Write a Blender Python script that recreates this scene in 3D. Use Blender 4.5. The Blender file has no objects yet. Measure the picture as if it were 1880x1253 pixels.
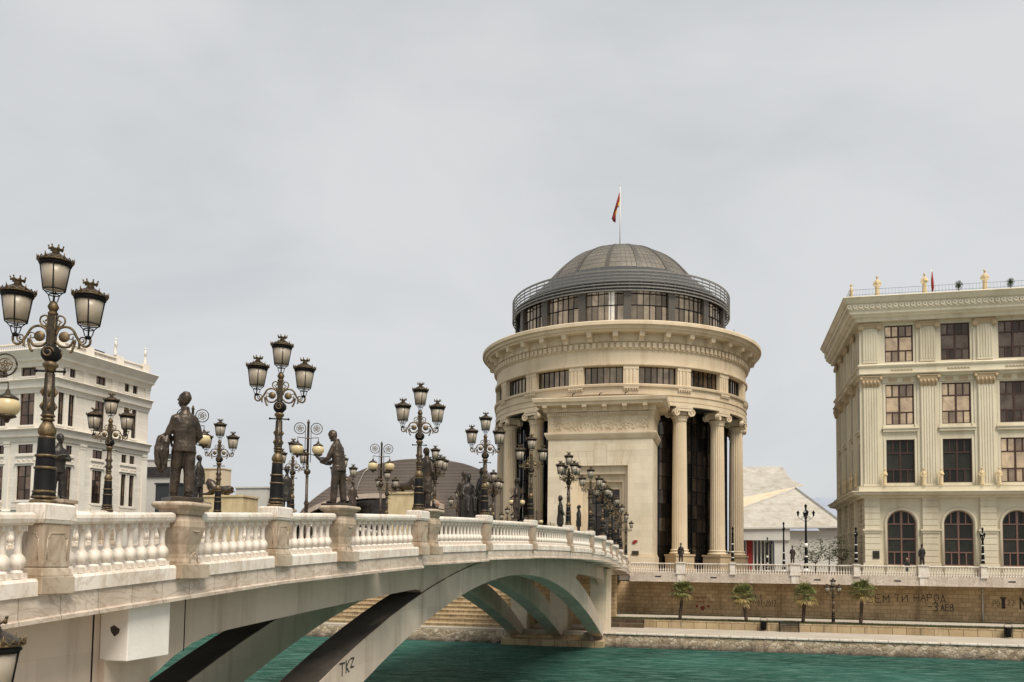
EXPO = 0.42
import bpy, math, random
import numpy as np
from mathutils import Vector, Matrix
random.seed(7)
PI = math.pi
S = bpy.context.scene
COL = S.collection
# ------------------------------------------------------------------ camera
F = 1600.0; W0 = 1880.0; H0 = 1253.0
EZ = 7.2                         # eye height above the water
PITCH = math.atan(.063); ROLL = .013
PPX, PPY = 940.0, 935.8
fwd = Vector((0, math.cos(PITCH), math.sin(PITCH)))
r0 = Vector((1, 0, 0)); u0 = r0.cross(fwd)
rgt = r0 * math.cos(ROLL) + u0 * math.sin(ROLL)
upv = u0 * math.cos(ROLL) - r0 * math.sin(ROLL)
EYE = Vector((0, 0, EZ))
cd = bpy.data.cameras.new('camera'); cam = bpy.data.objects.new('camera', cd); COL.objects.link(cam)
cd.sensor_fit = 'HORIZONTAL'; cd.sensor_width = 36; cd.lens = F / W0 * 36
cd.shift_y = (PPY - H0 / 2) / W0; cd.shift_x = 0
cd.clip_start = .1; cd.clip_end = 20000
m = Matrix((rgt, upv, -fwd)).transposed().to_4x4(); m.translation = EYE
cam.matrix_world = m; S.camera = cam

def ray(x, y):
    return fwd + rgt * ((x - PPX) / F) + upv * ((PPY - y) / F)
def at(x, y, Y):
    "point seen at photo pixel x,y at ground distance Y"
    r = ray(x, y); return EYE + r * (Y / r.y)
QT = .24
QA = math.atan2(-QT, 1)          # quay direction
def on_plane(x, y, o, ang):
    "local (along, z) of pixel on the vertical plane through o running along ang"
    r = ray(x, y); d = Vector((math.cos(ang), math.sin(ang), 0)); n = Vector((-d.y, d.x, 0))
    t = (Vector(o) - EYE).dot(n) / r.dot(n)
    p = EYE + r * t
    return (p - Vector(o)).dot(d), p.z
# ------------------------------------------------------------------ mesh builder
def smooth(pts, k=4):
    P = [Vector(p) for p in pts]; P = [P[0] * 2 - P[1]] + P + [P[-1] * 2 - P[-2]]; o = []
    for i in range(1, len(P) - 2):
        for j in range(k):
            t = j / k; o.append(.5 * (2 * P[i] + (P[i + 1] - P[i - 1]) * t + (2 * P[i - 1] - 5 * P[i] + 4 * P[i + 1] - P[i + 2]) * t * t + (3 * P[i] - P[i - 1] - 3 * P[i + 1] + P[i + 2]) * t ** 3))
    return o + [P[-2]]
class MB:
    def __init__(s): s.v = []; s.f = []; s.sm = []; s.M = None
    def add(s, vs, fs, sm=False):
        n = len(s.v)
        if s.M is not None: vs = [tuple(s.M @ Vector(v)) for v in vs]
        s.v += [tuple(v) for v in vs]
        s.f += [tuple(i + n for i in f) for f in fs]; s.sm += [sm] * len(fs)
        return s
    def box(s, x0, x1, y0, y1, z0, z1):
        v = [(x, y, z) for z in (z0, z1) for y in (y0, y1) for x in (x0, x1)]
        return s.add(v, [(0, 2, 3, 1), (4, 5, 7, 6), (0, 1, 5, 4), (2, 6, 7, 3), (0, 4, 6, 2), (1, 3, 7, 5)])
    def hexa(s, b, t):
        return s.add(list(b) + list(t), [(3, 2, 1, 0), (4, 5, 6, 7), (0, 1, 5, 4), (1, 2, 6, 5), (2, 3, 7, 6), (3, 0, 4, 7)])
    def frus(s, cx, cy, z0, z1, w0, d0, w1, d1):
        q = lambda w, d, z: [(cx - w / 2, cy - d / 2, z), (cx + w / 2, cy - d / 2, z), (cx + w / 2, cy + d / 2, z), (cx - w / 2, cy + d / 2, z)]
        return s.hexa(q(w0, d0, z0), q(w1, d1, z1))
    def rings(s, R, closed=False, cap=True, sm=True):
        n = len(R[0]); v = [p for r in R for p in r]; f = []
        m_ = len(R)
        for i in range(m_ if closed else m_ - 1):
            a = i * n; b = ((i + 1) % m_) * n
            for j in range(n):
                k = (j + 1) % n; f.append((a + j, a + k, b + k, b + j))
        s.add(v, f, sm)
        if cap and not closed:
            s.add(R[0], [tuple(range(n))[::-1]]); s.add(R[-1], [tuple(range(n))])
        return s
    def lathe(s, prof, n=16, c=(0, 0, 0), sx=1, sy=1, a0=0, cap=True, sm=True, rf=None):
        R = []
        for r, z in prof:
            ring = []
            for j in range(n):
                a = a0 + 2 * PI * j / n; rr = max(r, 1e-4) * (rf(a) if rf else 1)
                ring.append((c[0] + rr * sx * math.cos(a), c[1] + rr * sy * math.sin(a), c[2] + z))
            R.append(ring)
        return s.rings(R, cap=cap, sm=sm)
    def arc(s, prof, a0, a1, n, c=(0, 0, 0)):
        "open lathe between angles (profile closed loop)"
        R = []
        for i in range(n + 1):
            a = a0 + (a1 - a0) * i / n
            R.append([(c[0] + r * math.cos(a), c[1] + r * math.sin(a), c[2] + z) for r, z in prof])
        return s.rings(R, cap=True, sm=False)
    def tube(s, pts, r, n=8, sm=True, sq=1):
        pts = [Vector(p) for p in pts]; m_ = len(pts)
        rr = r if isinstance(r, (list, tuple)) else [r] * m_
        R = []; up = Vector((0, 0, 1))
        ref = None
        for i, p in enumerate(pts):
            t = (pts[min(i + 1, m_ - 1)] - pts[max(i - 1, 0)]).normalized()
            if ref is None:
                ref = up if abs(t.z) < .9 else Vector((1, 0, 0))
            a = (ref - t * ref.dot(t)); 
            if a.length < 1e-5: a = t.orthogonal()
            a.normalize(); b = t.cross(a); ref = a
            R.append([tuple(p + (a * math.cos(2 * PI * j / n) * rr[i] + b * math.sin(2 * PI * j / n) * rr[i] * sq)) for j in range(n)])
        return s.rings(R, sm=sm)
    def sph(s, c, r, n=10, m_=7):
        rx, ry, rz = r if isinstance(r, (list, tuple)) else (r, r, r)
        R = []
        for i in range(m_ + 1):
            t = -PI / 2 + PI * i / m_; k = max(math.cos(t), .01)
            R.append([(c[0] + rx * k * math.cos(2 * PI * j / n), c[1] + ry * k * math.sin(2 * PI * j / n), c[2] + rz * math.sin(t)) for j in range(n)])
        return s.rings(R)
    def sweep(s, path, prof, closed=False, zs=None, cap=True, sm=False):
        "profile (out, z) swept along plan path with mitres; out = right-hand side"
        P = [Vector((p[0], p[1])) for p in path]; n = len(P); R = []
        for i in range(n):
            a = P[i] - P[i - 1] if (closed or i > 0) else P[1] - P[0]
            b = P[(i + 1) % n] - P[i] if (closed or i < n - 1) else P[i] - P[i - 1]
            a.normalize(); b.normalize()
            na = Vector((a.y, -a.x)); nb = Vector((b.y, -b.x)); q = na + nb
            q = q / max(q.dot(na), .3) if q.length > 1e-6 else na
            z = zs[i] if zs else 0
            R.append([(P[i].x + q.x * o, P[i].y + q.y * o, z + h) for o, h in prof])
        return s.rings(R, closed=closed, cap=cap, sm=sm)
    def prism(s, poly, y0, y1):
        "polygon in x,z extruded along y"
        n = len(poly)
        v = [(x, y0, z) for x, z in poly] + [(x, y1, z) for x, z in poly]
        f = [tuple(range(n)), tuple(range(2 * n - 1, n - 1, -1))] + [(i, i + n, (i + 1) % n + n, (i + 1) % n) for i in range(n)]
        return s.add(v, f)
    def wall(s, x0, x1, z0, z1, holes, dep=.3, y=0, arch=()):
        "wall plane at y facing -y with holes (x0,x1,z0,z1) and reveals; arch = holes whose top is a semicircle"
        allh = [tuple(h) for h in holes] + [tuple(h) for h in arch]
        xs = sorted({x0, x1} | {h[0] for h in allh} | {h[1] for h in allh}); zs = sorted({z0, z1} | {h[2] for h in allh} | {h[3] for h in allh})
        xs = [x for x in xs if x0 <= x <= x1]; zs = [z for z in zs if z0 <= z <= z1]
        for i in range(len(xs) - 1):
            for j in range(len(zs) - 1):
                cx = (xs[i] + xs[i + 1]) / 2; cz = (zs[j] + zs[j + 1]) / 2
                if any(h[0] < cx < h[1] and h[2] < cz < h[3] for h in allh): continue
                s.add([(xs[i], y, zs[j]), (xs[i + 1], y, zs[j]), (xs[i + 1], y, zs[j + 1]), (xs[i], y, zs[j + 1])], [(0, 1, 2, 3)])
        for h in allh:
            a, b, c, d = h; top = d
            q = [(a, c), (b, c), (b, d), (a, d)]
            if h in [tuple(k) for k in arch]:
                r = (b - a) / 2; sp = d - r; cx = (a + b) / 2; N = 14
                arcp = [(cx + r * math.cos(t), sp + r * math.sin(t)) for t in [PI * i / N for i in range(N + 1)]]
                for i in range(N):   # spandrels
                    p, w = arcp[i], arcp[i + 1]
                    s.add([(p[0], y, p[1]), (p[0], y, d), (w[0], y, d), (w[0], y, w[1])], [(0, 3, 2, 1)])
                q = [(a, c), (b, c)] + arcp
            n = len(q)
            for i in range(n):
                p, w = q[i], q[(i + 1) % n]
                s.add([(p[0], y, p[1]), (p[0], y + dep, p[1]), (w[0], y + dep, w[1]), (w[0], y, w[1])], [(0, 1, 2, 3)])
        return s
    def build(s, name, mat, parent=None, world=False, bevel=0, rec=True):
        off = Vector((0, 0, 0)); 
        V = s.v
        if world and parent is not None:
            iv = pm(parent).inverted(); V = [tuple(iv @ Vector(v)) for v in V]
        elif world:
            a = np.array(V); off = Vector(((a[:, 0].min() + a[:, 0].max()) / 2, (a[:, 1].min() + a[:, 1].max()) / 2, a[:, 2].min()))
            V = [(v[0] - off.x, v[1] - off.y, v[2] - off.z) for v in V]
        me = bpy.data.meshes.new(name); me.from_pydata(V, [], s.f)
        me.polygons.foreach_set('use_smooth', s.sm); me.materials.append(mat)
        if rec:
            import bmesh
            bm = bmesh.new(); bm.from_mesh(me); bmesh.ops.remove_doubles(bm, verts=bm.verts, dist=1e-5)
            bmesh.ops.recalc_face_normals(bm, faces=bm.faces); bm.to_mesh(me); bm.free()
        o = bpy.data.objects.new(name, me); COL.objects.link(o); o.location = off
        if parent is not None: o.parent = parent
        if bevel:
            b = o.modifiers.new('bevel', 'BEVEL'); b.width = bevel; b.segments = 2; b.limit_method = 'ANGLE'; b.angle_limit = .7
        return o
def pm(o):
    M = Matrix.Translation(o.location) @ o.rotation_euler.to_matrix().to_4x4() @ Matrix.Diagonal((*o.scale, 1))
    return (pm(o.parent) @ M) if o.parent else M
def tag(o, label=None, cat=None, group=None, kind=None):
    if label: o['label'] = label
    if cat: o['category'] = cat
    if group: o['group'] = group
    if kind: o['kind'] = kind
    return o
def thing(name, loc, label, cat, rz=0, group=None, sc=1):
    o = bpy.data.objects.new(name, None); COL.objects.link(o); o.empty_display_size = .3
    o.location = loc; o.rotation_euler = (0, 0, rz); o.scale = (sc, sc, sc)
    return tag(o, label, cat, group)
KIDS = {}
def kids(o): return [c for c in COL.objects if c.parent == o]
def proto_tree(o):
    return (o, [proto_tree(c) for c in kids(o)])
def copy_tree(tr, parent=None):
    o, ch = tr; c = o.copy(); COL.objects.link(c); c.parent = parent
    for k in ch: copy_tree(k, c)
    return c
def ordinal(i):
    return ['first', 'second', 'third', 'fourth', 'fifth', 'sixth', 'seventh', 'eighth', 'ninth', 'tenth', 'eleventh', 'twelfth', 'thirteenth', 'fourteenth', 'fifteenth', 'sixteenth', 'seventeenth', 'eighteenth', 'nineteenth', 'twentieth', 'twenty-first', 'twenty-second', 'twenty-third', 'twenty-fourth', 'twenty-fifth', 'twenty-sixth'][i]
# ------------------------------------------------------------------ materials
def newmat(name):
    mt = bpy.data.materials.new(name); mt.use_nodes = True
    nt = mt.node_tree; b = nt.nodes['Principled BSDF']
    return mt, nt, b
def N(nt, typ, **kw):
    n = nt.nodes.new(typ)
    for k, v in kw.items(): setattr(n, k, v)
    return n
def coords(nt, plan=False):
    tc = N(nt, 'ShaderNodeTexCoord')
    if not plan: return tc.outputs['Object']
    sp = N(nt, 'ShaderNodeSeparateXYZ'); nt.links.new(tc.outputs['Object'], sp.inputs[0])
    ad = N(nt, 'ShaderNodeMath', operation='ADD'); nt.links.new(sp.outputs[0], ad.inputs[0]); nt.links.new(sp.outputs[1], ad.inputs[1])
    cb = N(nt, 'ShaderNodeCombineXYZ'); nt.links.new(ad.outputs[0], cb.inputs[0]); nt.links.new(sp.outputs[2], cb.inputs[1])
    return cb.outputs[0]
def mix(nt, fac, a, b, blend='MIX'):
    n = N(nt, 'ShaderNodeMix', data_type='RGBA', blend_type=blend)
    for sock, val in ((n.inputs[0], fac), (n.inputs[6], a), (n.inputs[7], b)):
        if isinstance(val, (int, float)): sock.default_value = val
        elif isinstance(val, (tuple, list)): sock.default_value = (*val, 1)
        else: nt.links.new(val, sock)
    return n.outputs[2]
def ramp(nt, src, pts):
    n = N(nt, 'ShaderNodeValToRGB'); e = n.color_ramp.elements
    e[0].position, e[1].position = pts[0][0], pts[-1][0]
    for i, p in enumerate(pts):
        el = e[0] if i == 0 else (e[-1] if i == len(pts) - 1 else e.new(p[0]))
        el.color = (*p[1], 1) if len(p[1]) == 3 else p[1]
    nt.links.new(src, n.inputs[0]); return n.outputs[0]
def noise(nt, vec, scale, detail=4, rough=.55, dist=0, stretch=None):
    if stretch:
        mp = N(nt, 'ShaderNodeMapping'); mp.inputs['Scale'].default_value = stretch; nt.links.new(vec, mp.inputs[0]); vec = mp.outputs[0]
    n = N(nt, 'ShaderNodeTexNoise'); n.inputs['Scale'].default_value = scale; n.inputs['Detail'].default_value = detail
    n.inputs['Roughness'].default_value = rough; n.inputs['Distortion'].default_value = dist
    nt.links.new(vec, n.inputs['Vector']); return n.outputs['Fac']
def bump(nt, b, h, dist, strength=1):
    n = N(nt, 'ShaderNodeBump'); n.inputs['Distance'].default_value = dist; n.inputs['Strength'].default_value = strength
    nt.links.new(h, n.inputs['Height']); nt.links.new(n.outputs[0], b.inputs['Normal'])
g = lambda v: (v, v, v)
def stone(name, c, c2, stain=(.25, .17, .1), scale=1.0, stain_amt=.5, rough=.75, courses=None, bmp=.004, veins=None, metallic=0, streak=(1, 1, .15), mort=.82, msize=.012, warp=0):
    mt, nt, b = newmat(name); v = coords(nt)
    col = mix(nt, ramp(nt, noise(nt, v, .7 * scale, 6), [(.35, g(0)), (.65, g(1))]), c, c2)
    col = mix(nt, ramp(nt, noise(nt, v, 9 * scale, 5), [(.3, g(0)), (.8, g(.35))]), col, tuple(x * .8 for x in c))
    if veins:
        w = noise(nt, v, 1.6, 8, .6, 1.2, stretch=veins[1])
        col = mix(nt, ramp(nt, w, [(.46, g(0)), (.5, g(.75)), (.54, g(0))]), col, veins[0])
        w2 = noise(nt, v, 3.1, 8, .6, .8, stretch=veins[1])
        col = mix(nt, ramp(nt, w2, [(.5, g(0)), (.62, g(.5)), (.7, g(0))]), col, veins[0])
    if stain_amt:
        sN = noise(nt, v, 1.3 * scale, 7, .62, .5, stretch=streak)
        col = mix(nt, ramp(nt, sN, [(.5, g(0)), (.74, g(stain_amt))]), col, stain)
    h = noise(nt, v, 25 * scale, 4)
    if courses:
        pv = coords(nt, True)
        if warp:
            wn = N(nt, 'ShaderNodeTexNoise'); wn.inputs['Scale'].default_value = 1.3; nt.links.new(v, wn.inputs['Vector']); wm = N(nt, 'ShaderNodeVectorMath', operation='MULTIPLY_ADD'); nt.links.new(wn.outputs['Color'], wm.inputs[0]); wm.inputs[1].default_value = (warp, warp, 0); nt.links.new(pv, wm.inputs[2]); pv = wm.outputs[0]
        br = N(nt, 'ShaderNodeTexBrick'); nt.links.new(pv, br.inputs[0]); br.inputs['Scale'].default_value = 1
        br.inputs['Brick Width'].default_value = courses[0]; br.inputs['Row Height'].default_value = courses[1]
        br.inputs['Mortar Size'].default_value = msize; br.inputs['Mortar Smooth'].default_value = .3
        br.inputs['Color1'].default_value = (1, 1, 1, 1); br.inputs['Color2'].default_value = (.86, .85, .84, 1) if not warp else (.76, .74, .7, 1); br.offset_frequency = 2; br.squash = 1.6 if warp else 1; br.squash_frequency = 3; br.inputs['Mortar'].default_value = (mort, mort * .97, mort * .93, 1)
        col = mix(nt, 1, col, br.outputs['Color'], 'MULTIPLY')
    nt.links.new(col, b.inputs['Base Color']); b.inputs['Roughness'].default_value = rough; b.inputs['Metallic'].default_value = metallic
    b.inputs['Specular IOR Level'].default_value = .3
    bump(nt, b, h, bmp)
    return mt
def metal(name, c, c2=None, rough=.45, metallic=.8, sc=6, bmp=.002):
    mt, nt, b = newmat(name); v = coords(nt)
    col = mix(nt, ramp(nt, noise(nt, v, sc, 6), [(.35, g(0)), (.65, g(1))]), c, c2 or tuple(x * .6 for x in c))
    nt.links.new(col, b.inputs['Base Color']); b.inputs['Metallic'].default_value = metallic; b.inputs['Roughness'].default_value = rough
    bump(nt, b, noise(nt, v, sc * 5, 3), bmp)
    return mt
def glass(name, dark, light, rough=.06, metallic=.85, thr=.5):
    mt, nt, b = newmat(name)
    ge = N(nt, 'ShaderNodeNewGeometry')
    col = ramp(nt, ge.outputs['Random Per Island'], [(0, dark), (thr, tuple(a * .6 + c * .4 for a, c in zip(dark, light))), (min(thr + .25, .95), light), (1, light)])
    v = coords(nt)
    col = mix(nt, ramp(nt, noise(nt, v, .8, 3, .5, 1), [(.35, g(0)), (.7, g(.5))]), col, dark)
    nt.links.new(col, b.inputs['Base Color']); b.inputs['Roughness'].default_value = rough; b.inputs['Metallic'].default_value = metallic
    bump(nt, b, noise(nt, v, .9, 2), .02)
    return mt
M = {}
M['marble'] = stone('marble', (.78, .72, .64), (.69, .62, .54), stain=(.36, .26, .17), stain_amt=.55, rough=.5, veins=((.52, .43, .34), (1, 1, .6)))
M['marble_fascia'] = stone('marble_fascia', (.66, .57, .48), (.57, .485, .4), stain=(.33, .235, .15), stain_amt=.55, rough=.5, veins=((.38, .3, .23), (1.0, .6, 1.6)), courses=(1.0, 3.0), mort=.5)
M['pedestal'] = stone('pedestal', (.5, .42, .33), (.36, .27, .18), stain=(.14, .085, .045), stain_amt=.75, rough=.55, streak=(1.2, 1.2, .3), veins=((.3, .22, .15), (1, 1, .5)))
M['concrete'] = stone('concrete', (.66, .545, .44), (.58, .475, .38), stain=(.3, .21, .145), stain_amt=.6, rough=.85, scale=.5, streak=(2.2, 2.2, .22), courses=(3.2, 1.4), mort=.86, msize=.01)
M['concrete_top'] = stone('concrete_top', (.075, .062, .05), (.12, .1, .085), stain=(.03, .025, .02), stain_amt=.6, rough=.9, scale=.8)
M['asphalt'] = stone('paving', (.28, .25, .21), (.22, .2, .17), rough=.9, courses=(.6, .6), mort=.7)
M['white_render'] = stone('white_render', (.8, .76, .7), (.74, .7, .63), stain=(.45, .37, .28), stain_amt=.35, rough=.85, scale=.6)
M['cream'] = stone('cream_stone', (.68, .56, .4), (.6, .485, .335), stain=(.36, .25, .14), stain_amt=.6, rough=.8, scale=.4, bmp=.003)
M['cream_block'] = stone('cream_blocks', (.72, .62, .47), (.65, .555, .41), stain=(.42, .31, .19), stain_amt=.5, rough=.8, scale=.25, courses=(1.6, .8), mort=.86, msize=.018, bmp=.003)
M['cream_dark'] = stone('ochre_groove_shade', (.5, .385, .245), (.44, .33, .2), stain=(.3, .2, .1), stain_amt=.4, rough=.8, scale=.25)
M['sand'] = stone('sand_stone', (.68, .61, .465), (.6, .53, .395), stain=(.36, .29, .19), stain_amt=.6, rough=.85, scale=.35)
M['sand_rust'] = stone('rusticated_stone', (.62, .53, .37), (.55, .47, .32), stain=(.3, .23, .13), stain_amt=.3, rough=.85, scale=.25, courses=(60, .62), mort=.42, msize=.035)
M['gold_stone'] = stone('golden_stone', (.66, .52, .31), (.54, .42, .24), stain=(.3, .2, .09), stain_amt=.5, scale=1.5)
M['white_stone'] = stone('white_stone', (.8, .75, .66), (.73, .67, .59), stain=(.5, .42, .32), stain_amt=.25, rough=.8, scale=.25, courses=(60, .55), mort=.8, msize=.02)
M['white_trim'] = stone('white_trim', (.78, .73, .64), (.7, .64, .56), stain=(.45, .38, .28), stain_amt=.35, rough=.8, scale=.3)
M['wallblock'] = stone('wall_blocks', (.72, .52, .3), (.56, .39, .21), stain=(.18, .12, .07), stain_amt=.55, rough=.9, scale=.5, courses=(.62, .42), mort=.42, msize=.022, bmp=.02, warp=.25)
M['kerbblock'] = stone('kerb_blocks', (.5, .385, .24), (.42, .31, .18), stain=(.12, .09, .06), stain_amt=.6, rough=.9, scale=1, courses=(.55, .9), mort=.4, msize=.03, warp=.12)
M['path'] = stone('path_concrete', (.43, .38, .31), (.36, .31, .25), stain=(.2, .16, .12), stain_amt=.4, rough=.9, scale=.5)
M['dark_soil'] = stone('soil', (.1, .07, .045), (.07, .05, .03), rough=.95)
M['black'] = metal('black_iron', (.011, .011, .011), (.007, .007, .007), rough=.6, metallic=0)
M['black'].node_tree.nodes['Principled BSDF'].inputs['Specular IOR Level'].default_value = .12
M['rail'] = metal('grey_rail', (.23, .215, .19), (.15, .14, .125), rough=.45, metallic=.2)
M['brown_iron'] = metal('bronzed_iron', (.085, .06, .035), (.03, .025, .02), rough=.4, metallic=.6, sc=20)
M['gold'] = metal('gold_paint', (.2, .14, .07), (.055, .038, .02), rough=.5, metallic=.5, sc=14)
M['bronze'] = metal('bronze', (.085, .06, .042), (.042, .033, .026), rough=.42, metallic=.55, sc=4, bmp=.006)
M['bronze_dark'] = metal('dark_bronze', (.05, .042, .034), (.028, .025, .022), rough=.45, metallic=.55, sc=5, bmp=.004)
M['steel'] = metal('steel', (.09, .09, .085), (.05, .05, .048), rough=.4, metallic=.6)
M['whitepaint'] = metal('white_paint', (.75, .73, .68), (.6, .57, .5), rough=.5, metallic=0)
M['maroon'] = metal('maroon_frame', (.06, .02, .014), (.04, .014, .01), rough=.5, metallic=.1)
M['rose'] = metal('rose_frame', (.2, .105, .08), (.14, .07, .055), rough=.5, metallic=0)
M['g_rot'] = glass('rotunda_glass', (.03, .028, .028), (.13, .105, .085), thr=.55)
M['g_top'] = glass('top_glass', (.12, .095, .07), (.55, .43, .3), thr=.55)
M['g_drum'] = glass('drum_glass', (.08, .065, .05), (.34, .26, .18), thr=.5)
M['g_right'] = glass('bronze_glass', (.12, .09, .075), (.88, .64, .4), thr=.4)
M['g_dark'] = glass('shop_glass', (.008, .009, .007), (.035, .034, .026), thr=.5, metallic=0, rough=.12)
M['g_dark'].node_tree.nodes['Principled BSDF'].inputs['Specular IOR Level'].default_value = .25
M['g_right_dark'] = glass('dark_bronze_glass', (.035, .028, .024), (.2, .15, .115), thr=.45)
M['g_left'] = glass('brown_glass', (.07, .05, .045), (.32, .22, .16), thr=.55)
def opal(name, c):
    mt, nt, b = newmat(name); v = coords(nt)
    col = mix(nt, ramp(nt, noise(nt, v, 5, 5), [(.35, g(0)), (.7, g(.5))]), c, tuple(x * .6 for x in c))
    nt.links.new(col, b.inputs['Base Color']); b.inputs['Roughness'].default_value = .35
    b.inputs['Transmission Weight'].default_value = .0
    b.inputs['Subsurface Weight'].default_value = 0
    return mt
M['opal'] = opal('frosted_glass', (.38, .325, .25)); M['globe'] = opal('cream_globe', (.62, .5, .28))
M['red'] = metal('red_cloth', (.3, .02, .015), (.2, .015, .01), rough=.8, metallic=0)
M['yellow'] = metal('yellow_cloth', (.7, .4, .04), rough=.8, metallic=0)
M['spray'] = metal('black_spray', (.03, .022, .018), (.06, .045, .03), rough=.8, metallic=0)
M['spray_red'] = metal('red_spray', (.2, .03, .02), (.28, .07, .04), rough=.8, metallic=0)
M['bark'] = stone('palm_bark', (.09, .06, .04), (.05, .035, .025), scale=6, bmp=.02)
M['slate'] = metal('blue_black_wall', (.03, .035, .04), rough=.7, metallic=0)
# ------------------------------------------------------------------ frames
def Q(s, t, z=0):
    return Vector((s * math.cos(QA) - t * math.sin(QA), 97.7 + s * math.sin(QA) + t * math.cos(QA), z))
def qthing(name, s, t, z, label, cat, group=None, rz=0):
    return thing(name, Q(s, t, z), label, cat, QA + rz, group)
def QP(x, y, t):
    "photo pixel -> (s, z) on the quay-parallel plane at depth t"
    return on_plane(x, y, Q(0, t), QA)
QM = Matrix.Translation(Q(0, 0, 0)) @ Matrix.Rotation(QA, 4, 'Z')
# ------------------------------------------------------------------ ground, water
wmt, nt, b = newmat('river_water'); v = coords(nt)
col = mix(nt, ramp(nt, noise(nt, v, .045, 4, .6, .6), [(.36, g(0)), (.6, g(1))]), (.014, .075, .055), (.05, .19, .148))
col = mix(nt, ramp(nt, noise(nt, v, 1.1, 8, .75, .5, stretch=(.42, 1.5, 1)), [(.46, g(0)), (.66, g(.75))]), col, (.22, .38, .31))  # pale ripple glints painted into the base colour
nt.links.new(col, b.inputs['Base Color']); b.inputs['Roughness'].default_value = .5; b.inputs['Specular IOR Level'].default_value = 0
h1 = noise(nt, v, 1.1, 7, .62, .6, stretch=(.55, 1.3, 1)); bump(nt, b, h1, 2.2)
bn = b.inputs['Normal'].links[0].from_socket
fr_ = N(nt, 'ShaderNodeFresnel'); fr_.inputs['IOR'].default_value = 1.33; nt.links.new(bn, fr_.inputs['Normal'])
gs = N(nt, 'ShaderNodeBsdfGlossy'); gs.inputs['Roughness'].default_value = .14; gs.inputs['Color'].default_value = (.56, .83, .77, 1); nt.links.new(bn, gs.inputs['Normal'])
ms = N(nt, 'ShaderNodeMixShader'); nt.links.new(fr_.outputs[0], ms.inputs[0]); nt.links.new(b.outputs[0], ms.inputs[1]); nt.links.new(gs.outputs[0], ms.inputs[2]); nt.links.new(ms.outputs[0], nt.nodes['Material Output'].inputs['Surface'])
w = MB(); w.M = QM; w.add([(-2500, -83, 0), (2500, -83, 0), (2500, -14, 0), (-2500, -14, 0)], [(0, 1, 2, 3)])
tag(w.build('river_water', wmt, world=True), 'green river water flowing under the bridge', kind='structure')
w = MB(); w.M = QM
w.add([(-9000, -3, 1.9), (9000, -3, 1.9), (9000, 9000, 1.9), (-9000, 9000, 1.9)], [(0, 1, 2, 3)])
w.add([(-9000, -20, -1.5), (9000, -20, -1.5), (9000, -1, -1.5), (-9000, -1, -1.5)], [(0, 1, 2, 3)])
tag(w.build('ground', M['path'], world=True), 'ground of the far bank', kind='structure')
w = MB(); w.M = QM
w.box(-400, 900, 2.6, 600, 5.6, 6.6)
tag(w.build('quay_pavement', M['asphalt'], world=True), 'upper quay pavement behind the balustrade', kind='structure')
w = MB(); w.M = QM; w.box(-60, 120, -150, -82.5, -1.5, 1.4)
tag(w.build('near_bank', M['path'], world=True), 'near bank of the river', kind='structure')
w = MB(); w.M = QM; w.box(12.5, 400, -16.4, -8.55, -1, 1.22)
w.box(-90, 12.5, -16.4, -14.6, -1, 1.22); w.box(3.9, 12.5, -14.6, 2, -1, 1.2)
tag(w.build('riverside_path', M['path'], world=True), 'riverside path on the lower bank', kind='structure')
# rubble embankment
rm, nt, b = newmat('rubble_stone'); v = coords(nt)
vo = N(nt, 'ShaderNodeTexVoronoi', feature='DISTANCE_TO_EDGE'); vo.inputs['Scale'].default_value = 2.3
mp = N(nt, 'ShaderNodeMapping'); mp.inputs['Scale'].default_value = (1, 1, 1.5)
nd = noise(nt, v, 2, 3); nt.links.new(v, mp.inputs[0])
vm = N(nt, 'ShaderNodeVectorMath', operation='ADD'); nt.links.new(mp.outputs[0], vm.inputs[0]); nt.links.new(nd, vm.inputs[1])
nt.links.new(vm.outputs[0], vo.inputs[0])
vc = N(nt, 'ShaderNodeTexVoronoi'); vc.inputs['Scale'].default_value = 2.3; nt.links.new(vm.outputs[0], vc.inputs[0])
sv = N(nt, 'ShaderNodeSeparateColor'); nt.links.new(vc.outputs['Color'], sv.inputs[0])
col = ramp(nt, sv.outputs[0], [(0, (.25, .19, .12)), (.5, (.36, .29, .2)), (1, (.48, .41, .31))])
col = mix(nt, ramp(nt, vo.outputs['Distance'], [(.0, g(.85)), (.09, g(0))]), col, (.11, .08, .05))
sp = N(nt, 'ShaderNodeSeparateXYZ'); nt.links.new(v, sp.inputs[0])
ad = N(nt, 'ShaderNodeMath', operation='MULTIPLY_ADD'); nt.links.new(noise(nt, v, .9, 4), ad.inputs[0]); ad.inputs[1].default_value = .35; hs = N(nt, 'ShaderNodeMath', operation='MULTIPLY'); nt.links.new(sp.outputs[2], hs.inputs[0]); hs.inputs[1].default_value = .5; nt.links.new(hs.outputs[0], ad.inputs[2])
col = mix(nt, ramp(nt, ad.outputs[0], [(.5, g(.95)), (.66, g(.45)), (.86, g(0))]), col, (.045, .034, .024))   # wet, algae-dark foot of the wall
nt.links.new(col, b.inputs['Base Color']); b.inputs['Roughness'].default_value = .9
bump(nt, b, vo.outputs['Distance'], .12)
w = MB(); w.M = QM; rr = random.Random(3)
def embank(s0, s1, st):
    R = []; n = int((s1 - s0) / st)
    for i in range(n + 1):
        s = s0 + (s1 - s0) * i / n; j = lambda a: rr.uniform(-a, a)
        R.append([(s, -17.3 + j(.16), -.6), (s, -17.1 + j(.2), .0), (s, -16.85 + j(.1), .35 + j(.06)), (s, -16.7 + j(.05), .75), (s, -16.6 + j(.03), 1.08 + j(.02)), (s, -15.6, 1.08), (s, -15.6, -.6)])
    w.rings(R, sm=False)
embank(10.6, 140, .35); embank(-90, 4.2, .5)
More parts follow.
